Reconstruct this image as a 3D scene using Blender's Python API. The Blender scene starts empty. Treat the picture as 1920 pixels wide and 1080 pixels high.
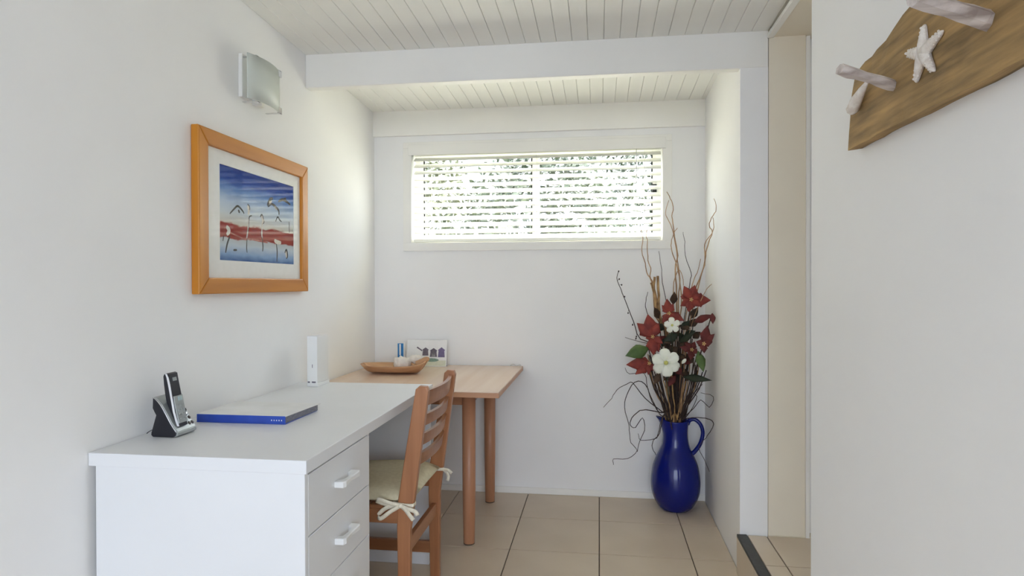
import bpy, bmesh, math, random
from mathutils import Vector, Matrix
random.seed(7)
scene = bpy.context.scene
COL = scene.collection

# ------------------------------------------------------------------ camera
cam_data = bpy.data.cameras.new('camera')
cam = bpy.data.objects.new('camera', cam_data)
COL.objects.link(cam)
cam_data.sensor_width = 36.0
cam_data.lens = 36.0 * 1203.7 / 1920.0
cam_data.clip_start = 0.05
cam_data.clip_end = 200
right = Vector((0.990889, 0.134667, -0.001970))
up = Vector((0.000937, 0.007732, 0.999970))
fwd = Vector((-0.134678, 0.990861, -0.007535))
M = Matrix((right, up, -fwd)).transposed().to_4x4()
M.translation = Vector((0, 0, 1.2))
cam.matrix_world = M
scene.camera = cam

# ------------------------------------------------------------------ world, sun, exposure
world = bpy.data.worlds.new('overcast_sky')
scene.world = world
world.use_nodes = True
bg = world.node_tree.nodes['Background']
bg.inputs['Color'].default_value = (0.74, 0.84, 1.0, 1)
bg.inputs['Strength'].default_value = 1.70
sun_data = bpy.data.lights.new('sun', 'SUN')
sun_data.energy = 13.0
sun_data.angle = math.radians(3)
sun_data.color = (1.0, 0.985, 0.945)
sun = bpy.data.objects.new('sun', sun_data)
COL.objects.link(sun)
sun.rotation_euler = Vector((-0.22, -0.60, -1.0)).to_track_quat('-Z', 'Y').to_euler()
# daylight portals: they add no light, they only guide sampling of the sky through the openings
def portal(name, loc, rot, sx, sy):
    d = bpy.data.lights.new(name, 'AREA')
    d.shape = 'RECTANGLE'; d.size = sx; d.size_y = sy
    d.cycles.is_portal = True
    o = bpy.data.objects.new(name, d); COL.objects.link(o)
    o.location = loc; o.rotation_euler = rot
portal('daylight_portal_door', (0.45, -2.62, 1.1), (math.radians(90), 0, 0), 3.2, 2.1)
portal('daylight_portal_window', (-0.365, 3.78, 1.70), (math.radians(-90), 0, 0), 1.46, 0.56)
scene.view_settings.view_transform = 'Standard'
scene.view_settings.look = 'None'
scene.view_settings.gamma = 1.0
scene.view_settings.use_curve_mapping = False
scene.view_settings.exposure = 1.93
scene.cycles.max_bounces = 12
scene.cycles.diffuse_bounces = 8
scene.cycles.transparent_max_bounces = 12
scene.cycles.sample_clamp_indirect = 6.0
scene.cycles.caustics_reflective = False
scene.cycles.caustics_refractive = False

# ------------------------------------------------------------------ materials
def srgb(r, g, b):
    def f(c):
        c /= 255.0
        return c / 12.92 if c <= 0.04045 else ((c + 0.055) / 1.055) ** 2.4
    return (f(r), f(g), f(b), 1.0)

def base_mat(name, rough=0.5, metallic=0.0, spec=0.5):
    m = bpy.data.materials.new(name); m.use_nodes = True
    n = m.node_tree.nodes; b = n['Principled BSDF']
    b.inputs['Roughness'].default_value = rough
    b.inputs['Metallic'].default_value = metallic
    b.inputs['Specular IOR Level'].default_value = spec
    return m, n, m.node_tree.links, b

def mat(name, c1, c2=None, rough=0.5, scale=6.0, stretch=(1, 1, 1), metallic=0.0, spec=0.5, bump=0.0, detail=3.0, coat=0.0, lo=0.35, hi=0.65):
    """two-tone noise material in object coordinates"""
    m, n, l, b = base_mat(name, rough, metallic, spec)
    if c2 is None: c2 = tuple(x * 0.96 for x in c1[:3]) + (1,)
    tc = n.new('ShaderNodeTexCoord'); mp = n.new('ShaderNodeMapping')
    mp.inputs['Scale'].default_value = stretch
    nz = n.new('ShaderNodeTexNoise'); nz.inputs['Scale'].default_value = scale; nz.inputs['Detail'].default_value = detail
    cr = n.new('ShaderNodeValToRGB')
    cr.color_ramp.elements[0].position = lo; cr.color_ramp.elements[0].color = c1
    cr.color_ramp.elements[1].position = hi; cr.color_ramp.elements[1].color = c2
    l.new(tc.outputs['Object'], mp.inputs['Vector']); l.new(mp.outputs['Vector'], nz.inputs['Vector'])
    l.new(nz.outputs['Fac'], cr.inputs['Fac']); l.new(cr.outputs['Color'], b.inputs['Base Color'])
    if bump:
        bp = n.new('ShaderNodeBump'); bp.inputs['Strength'].default_value = bump; bp.inputs['Distance'].default_value = 0.004
        l.new(nz.outputs['Fac'], bp.inputs['Height']); l.new(bp.outputs['Normal'], b.inputs['Normal'])
    if coat:
        b.inputs['Coat Weight'].default_value = coat; b.inputs['Coat Roughness'].default_value = 0.06
    return m

def wood(name, dark, light, axis='Z', scale=18.0, rough=0.45, bump=0.15, coat=0.0):
    st = {'X': (0.06, 1, 1), 'Y': (1, 0.06, 1), 'Z': (1, 1, 0.06)}[axis]
    return mat(name, dark, light, rough, scale, st, bump=bump, detail=6.0, coat=coat, lo=0.3, hi=0.7)

MT = {}
MT['wall'] = mat('wall_paint', srgb(244, 243, 241), srgb(241, 240, 238), 0.75, 2.0, spec=0.25)
MT['trimw'] = mat('trim_paint', srgb(245, 243, 237), srgb(241, 239, 233), 0.5, 3.0, spec=0.35)
MT['ceil'] = mat('ceiling_paint', srgb(244, 243, 237), srgb(240, 239, 233), 0.55, 3.0, spec=0.3)
MT['cream'] = mat('cream_hall_warm_light', srgb(240, 231, 212), srgb(236, 226, 206), 0.7, 2.0, spec=0.25)  # wall paint tinted cream to stand in for warm light in the hall
MT['tile'] = mat('beige_tile', srgb(216, 200, 179), srgb(207, 190, 168), 0.33, 3.5, detail=8, lo=0.3, hi=0.7, spec=0.45)
MT['grout'] = mat('dark_grout', srgb(96, 84, 70), srgb(82, 70, 58), 0.9, 30)
MT['nosing'] = mat('dark_nosing', srgb(58, 58, 54), srgb(48, 48, 45), 0.5, 60)
MT['desk'] = mat('desk_laminate', srgb(232, 233, 234), srgb(228, 229, 230), 0.38, 2.0, spec=0.45)
MT['plastic'] = mat('white_plastic', srgb(240, 240, 238), srgb(234, 234, 232), 0.3, 5.0)
MT['gapdark'] = mat('shadow_gap', srgb(120, 116, 110), srgb(112, 108, 102), 0.8, 20)
MT['table'] = wood('pale_beech_top', srgb(228, 204, 184), srgb(217, 190, 169), 'Y', 14, 0.22, 0.03)
MT['tableedge'] = wood('beech_edge', srgb(196, 148, 112), srgb(182, 134, 100), 'X', 20, 0.4, 0.05)
MT['tableleg'] = wood('beech_leg', srgb(190, 138, 104), srgb(172, 120, 88), 'Z', 26, 0.4, 0.08)
MT['chair'] = wood('chair_timber', srgb(176, 120, 80), srgb(150, 96, 60), 'Z', 30, 0.38, 0.12, 0.15)
MT['chairy'] = wood('chair_timber_slat', srgb(170, 116, 78), srgb(146, 94, 60), 'Y', 30, 0.38, 0.12, 0.15)
MT['chairx'] = wood('chair_timber_rail', srgb(166, 112, 74), srgb(142, 92, 58), 'X', 30, 0.38, 0.12, 0.15)
MT['cushion'] = mat('cream_cloth', srgb(226, 216, 184), srgb(216, 205, 172), 0.9, 60, bump=0.25)
MT['tie'] = mat('cream_tape', srgb(236, 228, 206), srgb(224, 215, 192), 0.85, 90, bump=0.2)
MT['frame'] = wood('honey_pine', srgb(208, 136, 34), srgb(184, 112, 22), 'Z', 22, 0.45, 0.1, 0.0)
MT['framey'] = wood('honey_pine_rail', srgb(204, 132, 34), srgb(180, 110, 22), 'Y', 22, 0.45, 0.1, 0.0)
MT['matb'] = mat('mat_board', srgb(240, 239, 234), srgb(236, 235, 229), 0.85, 40)
MT['ink'] = mat('dark_ink', srgb(44, 44, 46), srgb(66, 62, 56), 0.7, 60)
MT['inkwhite'] = mat('pale_paint', srgb(226, 220, 210), srgb(206, 196, 180), 0.7, 80)
MT['inkred'] = mat('red_paint_smear', srgb(150, 66, 56), srgb(176, 104, 90), 0.7, 60)
MT['blue'] = mat('cobalt_glaze', srgb(8, 26, 118), srgb(6, 20, 98), 0.10, 4.0, spec=0.45)
MT['binder'] = mat('blue_vinyl', srgb(48, 82, 182), srgb(40, 72, 168), 0.35, 12)
MT['paper'] = mat('white_paper', srgb(238, 238, 236), srgb(230, 230, 228), 0.6, 10)
MT['pagegrey'] = mat('grey_page_edges', srgb(140, 140, 150), srgb(108, 108, 118), 0.6, 60, (1, 1, 12))
MT['black'] = mat('black_plastic', srgb(24, 24, 32), srgb(30, 30, 38), 0.35, 20)
MT['phonegrey'] = mat('silver_plastic', srgb(176, 180, 178), srgb(164, 168, 166), 0.3, 20, metallic=0.35)
MT['strip'] = mat('strip_white_reflection', srgb(244, 244, 246), srgb(236, 236, 240), 0.25, 20, metallic=0.2)  # white reflection on the chrome strip, put into its colour
MT['chrome'] = mat('chrome', srgb(226, 226, 228), srgb(214, 214, 216), 0.12, 10, metallic=1.0)
MT['key'] = mat('key_rubber', srgb(70, 58, 54), srgb(54, 46, 44), 0.5, 30)
MT['screen'] = mat('phone_screen', srgb(188, 206, 206), srgb(176, 196, 196), 0.15, 30)
MT['bowl'] = wood('carved_bowl_timber', srgb(206, 164, 124), srgb(180, 136, 98), 'X', 30, 0.45, 0.15)
MT['tissue'] = mat('white_tissue', srgb(238, 232, 224), srgb(226, 218, 208), 0.9, 40)
MT['packblue'] = mat('blue_print', srgb(48, 130, 190), srgb(36, 112, 174), 0.5, 40)
MT['purple'] = mat('purple_print', srgb(128, 116, 150), srgb(104, 94, 132), 0.6, 200)
MT['greyprint'] = mat('grey_print', srgb(96, 90, 104), srgb(122, 114, 124), 0.6, 200)
MT['greenprint'] = mat('green_print', srgb(122, 150, 136), srgb(142, 168, 150), 0.6, 100)
MT['creamprint'] = mat('cream_print', srgb(224, 226, 204), srgb(216, 219, 196), 0.6, 60)
MT['tan'] = mat('tan_twig', srgb(192, 156, 116), srgb(150, 112, 80), 0.7, 50, (1, 1, 0.3), bump=0.2)
MT['gold'] = mat('golden_stem', srgb(196, 158, 106), srgb(128, 94, 60), 0.6, 60, (1, 1, 0.4), bump=0.3)
MT['dark'] = mat('dark_twig', srgb(66, 48, 40), srgb(48, 36, 32), 0.75, 60, bump=0.2)
MT['red'] = mat('red_silk', srgb(144, 58, 46), srgb(114, 42, 37), 0.75, 24, bump=0.1)
MT['darkred'] = mat('dark_red_silk', srgb(106, 40, 36), srgb(80, 30, 29), 0.75, 24, bump=0.1)
MT['leaf'] = mat('green_silk', srgb(92, 116, 60), srgb(74, 98, 50), 0.65, 20, bump=0.1)
MT['leafdark'] = mat('dark_green_silk', srgb(46, 54, 34), srgb(36, 44, 30), 0.6, 20, bump=0.1)
MT['filler'] = mat('brown_silk_leaf', srgb(84, 62, 44), srgb(58, 44, 32), 0.75, 30, bump=0.1)
MT['petal'] = mat('white_silk', srgb(240, 240, 226), srgb(230, 232, 214), 0.7, 24, bump=0.1)
MT['stamen'] = mat('yellow_stamen', srgb(206, 204, 120), srgb(188, 184, 96), 0.8, 200)
MT['glint'] = mat('gold_bead', srgb(236, 196, 140), srgb(220, 176, 120), 0.2, 40, metallic=0.5)
MT['plank'] = mat('weathered_timber', srgb(190, 154, 100), srgb(98, 80, 54), 0.8, 13, (5, 0.32, 4), bump=1.0, detail=12, lo=0.30, hi=0.74)
MT['drift'] = mat('bleached_driftwood', srgb(230, 221, 214), srgb(164, 150, 142), 0.8, 18, (0.25, 3, 3), bump=0.5, detail=6)
MT['star'] = mat('bleached_starfish', srgb(240, 234, 226), srgb(222, 212, 202), 0.85, 90, bump=0.5)
MT['slat'] = mat('blind_slat', srgb(244, 243, 234), srgb(240, 239, 230), 0.4, 4.0)
MT['cord'] = mat('blind_cord', srgb(226, 224, 214), srgb(214, 212, 202), 0.8, 40)
MT['gasket'] = mat('black_gasket', srgb(30, 32, 32), srgb(24, 26, 26), 0.6, 40)
MT['grass'] = mat('lawn', srgb(104, 112, 78), srgb(86, 96, 66), 0.9, 5, detail=8)
MT['deck'] = mat('grey_paving', srgb(118, 124, 134), srgb(104, 110, 120), 0.85, 4, detail=8)  # unseen terrace, kept dark so less daylight bounces into the room
MT['path'] = mat('pale_concrete', srgb(222, 220, 212), srgb(208, 206, 198), 0.85, 4, detail=8)
MT['foliage'] = mat('shrub_leaves', srgb(60, 70, 46), srgb(40, 50, 34), 0.6, 5)
MT['foliage2'] = mat('pale_shrub_leaves', srgb(92, 94, 60), srgb(64, 70, 44), 0.6, 5)
MT['bark'] = mat('shrub_bark', srgb(100, 84, 66), srgb(76, 62, 48), 0.9, 12, bump=0.3)
MT['fence'] = mat('pale_fence', srgb(226, 218, 196), srgb(214, 204, 180), 0.8, 6)

def glass_mat(name='window_glass', edge=0.5, face=0.02, tint=(0.97, 0.985, 0.975, 1)):
    m = bpy.data.materials.new(name); m.use_nodes = True
    n = m.node_tree.nodes; l = m.node_tree.links
    n.remove(n['Principled BSDF'])
    tr = n.new('ShaderNodeBsdfTransparent'); tr.inputs['Color'].default_value = tint
    gl = n.new('ShaderNodeBsdfGlossy'); gl.inputs['Roughness'].default_value = 0.02
    lw = n.new('ShaderNodeLayerWeight'); lw.inputs['Blend'].default_value = 0.5
    pw = n.new('ShaderNodeMath'); pw.operation = 'POWER'; pw.inputs[1].default_value = 4.0
    fr = n.new('ShaderNodeMath'); fr.operation = 'MULTIPLY_ADD'; fr.inputs[1].default_value = edge; fr.inputs[2].default_value = face
    l.new(lw.outputs['Facing'], pw.inputs[0]); l.new(pw.outputs[0], fr.inputs[0])
    mx = n.new('ShaderNodeMixShader')
    l.new(fr.outputs[0], mx.inputs['Fac']); l.new(tr.outputs['BSDF'], mx.inputs[1]); l.new(gl.outputs['BSDF'], mx.inputs[2])
    l.new(mx.outputs['Shader'], n['Material Output'].inputs['Surface'])
    return m
MT['glass'] = glass_mat()
MT['acrylic'] = glass_mat('matt_picture_glazing', 0.06, 0.004, (0.995, 0.995, 0.995, 1))
def frosted_mat():
    m, n, l, b = base_mat('frosted_glass', 0.35)
    b.inputs['Base Color'].default_value = srgb(234, 238, 232)
    tl = n.new('ShaderNodeBsdfTranslucent'); tl.inputs['Color'].default_value = srgb(240, 243, 238)
    mx = n.new('ShaderNodeMixShader'); mx.inputs['Fac'].default_value = 0.45
    l.new(b.outputs['BSDF'], mx.inputs[1]); l.new(tl.outputs['BSDF'], mx.inputs[2])
    l.new(mx.outputs['Shader'], n['Material Output'].inputs['Surface'])
    return m
MT['frosted'] = frosted_mat()
def painting_mat():
    """a beach scene: deep blue top, pale sky, red band, pale shallows; bands across the print's own height"""
    m, n, l, b = base_mat('beach_painting', 0.7, 0.0, 0.1)
    tc = n.new('ShaderNodeTexCoord'); sp = n.new('ShaderNodeSeparateXYZ')
    l.new(tc.outputs['Object'], sp.inputs['Vector'])
    nz = n.new('ShaderNodeTexNoise'); nz.inputs['Scale'].default_value = 16; nz.inputs['Detail'].default_value = 6
    mp = n.new('ShaderNodeMapping'); mp.inputs['Scale'].default_value = (1, 1, 2.6)
    l.new(tc.outputs['Object'], mp.inputs['Vector']); l.new(mp.outputs['Vector'], nz.inputs['Vector'])
    ma = n.new('ShaderNodeMath'); ma.operation = 'MULTIPLY_ADD'; ma.inputs[1].default_value = 3.0; ma.inputs[2].default_value = 0.5
    l.new(sp.outputs['Z'], ma.inputs[0])
    nb = n.new('ShaderNodeMath'); nb.operation = 'MULTIPLY_ADD'; nb.inputs[1].default_value = 0.09; nb.inputs[2].default_value = -0.045
    l.new(nz.outputs['Fac'], nb.inputs[0])
    ad = n.new('ShaderNodeMath'); ad.operation = 'ADD'
    l.new(ma.outputs[0], ad.inputs[0]); l.new(nb.outputs[0], ad.inputs[1])
    cr = n.new('ShaderNodeValToRGB'); e = cr.color_ramp.elements
    stops = [(0.0, (70, 100, 150)), (0.07, (140, 168, 204)), (0.17, (196, 206, 214)), (0.235, (188, 192, 194)), (0.25, (146, 52, 42)), (0.39, (150, 46, 38)),
             (0.41, (206, 200, 188)), (0.52, (198, 206, 212)), (0.64, (176, 194, 216)), (0.76, (96, 134, 190)), (0.86, (22, 68, 158)), (1.0, (12, 46, 132))]
    e[0].position = stops[0][0]; e[0].color = srgb(*stops[0][1]); e[1].position = stops[-1][0]; e[1].color = srgb(*stops[-1][1])
    for p_, c_ in stops[1:-1]:
        q = e.new(p_); q.color = srgb(*c_)
    l.new(ad.outputs[0], cr.inputs['Fac']); l.new(cr.outputs['Color'], b.inputs['Base Color'])
    return m
MT['painting'] = painting_mat()

# ------------------------------------------------------------------ builders
def add_box(bm, x0, x1, y0, y1, z0, z1, bevel=0.0, seg=2):
    vs = [bm.verts.new(c) for c in ((x0, y0, z0), (x1, y0, z0), (x1, y1, z0), (x0, y1, z0), (x0, y0, z1), (x1, y0, z1), (x1, y1, z1), (x0, y1, z1))]
    fs = [bm.faces.new([vs[i] for i in f]) for f in ((0, 3, 2, 1), (4, 5, 6, 7), (0, 1, 5, 4), (1, 2, 6, 5), (2, 3, 7, 6), (3, 0, 4, 7))]
    if bevel:
        es = list({e for f in fs for e in f.edges})
        bmesh.ops.bevel(bm, geom=es, offset=bevel, segments=seg, affect='EDGES', profile=0.5)

def add_tube(bm, pts, radii, seg=8, cap=True):
    pts = [Vector(p) for p in pts]
    if not hasattr(radii, '__len__'): radii = [radii] * len(pts)
    rings = []; prev = None
    for i, p in enumerate(pts):
        a = pts[max(0, i - 1)]; b = pts[min(len(pts) - 1, i + 1)]
        d = (b - a).normalized()
        if prev is None:
            u = d.orthogonal().normalized()
        else:
            u = prev - d * prev.dot(d)
            u = u.normalized() if u.length > 1e-6 else d.orthogonal().normalized()
        prev = u; w = d.cross(u)
        rings.append([bm.verts.new(p + (u * math.cos(2 * math.pi * k / seg) + w * math.sin(2 * math.pi * k / seg)) * radii[i]) for k in range(seg)])
    for r0, r1 in zip(rings, rings[1:]):
        for k in range(seg):
            f = bm.faces.new((r0[k], r0[(k + 1) % seg], r1[(k + 1) % seg], r1[k])); f.smooth = True
    if cap:
        bm.faces.new(list(reversed(rings[0]))); bm.faces.new(rings[-1])

def smooth_path(pts, n=4):
    """Catmull-Rom through the points"""
    P = [Vector(p) for p in pts]; out = []
    for i in range(len(P) - 1):
        p0 = P[max(i - 1, 0)]; p1 = P[i]; p2 = P[i + 1]; p3 = P[min(i + 2, len(P) - 1)]
        for k in range(n):
            t = k / n
            out.append(0.5 * ((2 * p1) + (p2 - p0) * t + (2 * p0 - 5 * p1 + 4 * p2 - p3) * t * t + (3 * p1 - p0 - 3 * p2 + p3) * t ** 3))
    out.append(P[-1]); return out

def add_prism(bm, poly, axis, a0, a1, bevel=0.0, seg=2):
    """extrude a 2D polygon: axis 'Y' -> poly in (x,z); 'X' -> poly in (y,z); 'Z' -> poly in (x,y)"""
    def pt(u, v, a):
        return {'Y': (u, a, v), 'X': (a, u, v), 'Z': (u, v, a)}[axis]
    A = [bm.verts.new(pt(u, v, a0)) for u, v in poly]; B = [bm.verts.new(pt(u, v, a1)) for u, v in poly]
    fs = [bm.faces.new(A), bm.faces.new(list(reversed(B)))]
    n = len(poly)
    for i in range(n):
        fs.append(bm.faces.new((A[i], B[i], B[(i + 1) % n], A[(i + 1) % n])))
    bmesh.ops.recalc_face_normals(bm, faces=fs)
    if bevel:
        es = [e for e in fs[0].edges] + [e for e in fs[1].edges]
        bmesh.ops.bevel(bm, geom=es, offset=bevel, segments=seg, affect='EDGES', profile=0.5)

def add_lathe(bm, prof, cx=0, cy=0, seg=40, warp=None):
    rings = []
    for r, z in prof:
        ring = []
        for k in range(seg):
            a = 2 * math.pi * k / seg
            x, y, zz = r * math.cos(a), r * math.sin(a), z
            if warp: x, y, zz = warp(x, y, zz, a)
            ring.append(bm.verts.new((cx + x, cy + y, zz)))
        rings.append(ring)
    for r0, r1 in zip(rings, rings[1:]):
        for k in range(seg):
            f = bm.faces.new((r0[k], r0[(k + 1) % seg], r1[(k + 1) % seg], r1[k])); f.smooth = True
    return rings

def add_ball(bm, c, r, sub=2, scale=(1, 1, 1)):
    g = bmesh.ops.create_icosphere(bm, subdivisions=sub, radius=r)
    for v_ in g['verts']:
        v_.co = Vector((v_.co.x * scale[0], v_.co.y * scale[1], v_.co.z * scale[2])) + Vector(c)
    for v_ in g['verts']:
        for f in v_.link_faces: f.smooth = True

def obj(name, bm, m, parent=None, origin=None, fix=True):
    if fix: bmesh.ops.recalc_face_normals(bm, faces=bm.faces[:])
    me = bpy.data.meshes.new(name)
    if origin is not None:
        bmesh.ops.translate(bm, verts=bm.verts[:], vec=-Vector(origin))
    bm.to_mesh(me); bm.free()
    me.materials.append(MT[m] if isinstance(m, str) else m)
    o = bpy.data.objects.new(name, me); COL.objects.link(o)
    if origin is not None: o.location = origin
    if parent is not None:
        o.parent = parent
        if origin is None:
            o.location = (0, 0, 0)
        o.matrix_parent_inverse = parent_inv(parent)
    return o

def parent_inv(p):
    m = Matrix.Identity(4); q = p
    chain = []
    while q is not None:
        chain.append(q); q = q.parent
    for q in reversed(chain):
        m = m @ q.matrix_parent_inverse @ q.matrix_basis
    return m.inverted()

def box(name, m, parent, x0, x1, y0, y1, z0, z1, bevel=0.0, seg=2, origin=None):
    bm = bmesh.new(); add_box(bm, x0, x1, y0, y1, z0, z1, bevel, seg)
    return obj(name, bm, m, parent, origin)

def tube(name, m, parent, pts, radii, seg=8, origin=None):
    bm = bmesh.new(); add_tube(bm, pts, radii, seg)
    return obj(name, bm, m, parent, origin)

def prism(name, m, parent, poly, axis, a0, a1, bevel=0.0, seg=2, origin=None):
    bm = bmesh.new(); add_prism(bm, poly, axis, a0, a1, bevel, seg)
    return obj(name, bm, m, parent, origin)

def tag(o, label, cat, group=None):
    o['label'] = label; o['category'] = cat
    if group: o['group'] = group
    return o
def thing(name, label, cat, loc, group=None):
    o = bpy.data.objects.new(name, None); COL.objects.link(o)
    o.location = loc; o.empty_display_size = 0.1
    return tag(o, label, cat, group)
def struct(o, label=None):
    o['kind'] = 'structure'
    if label: o['label'] = label
    return o

# room dimensions (metres); camera stands at x=0, y=0
XL, XR, YB, YW = -1.31, 0.5753, 3.637, 2.748      # left wall, right wall, back wall, front of beam / wall end
XH = 0.685                                        # far face of the right wall (0.11 thick)
STEP = 0.16
def zc(y): return 2.1996 + 0.0325 * (YB - y)      # the ceiling falls gently towards the back wall

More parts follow.
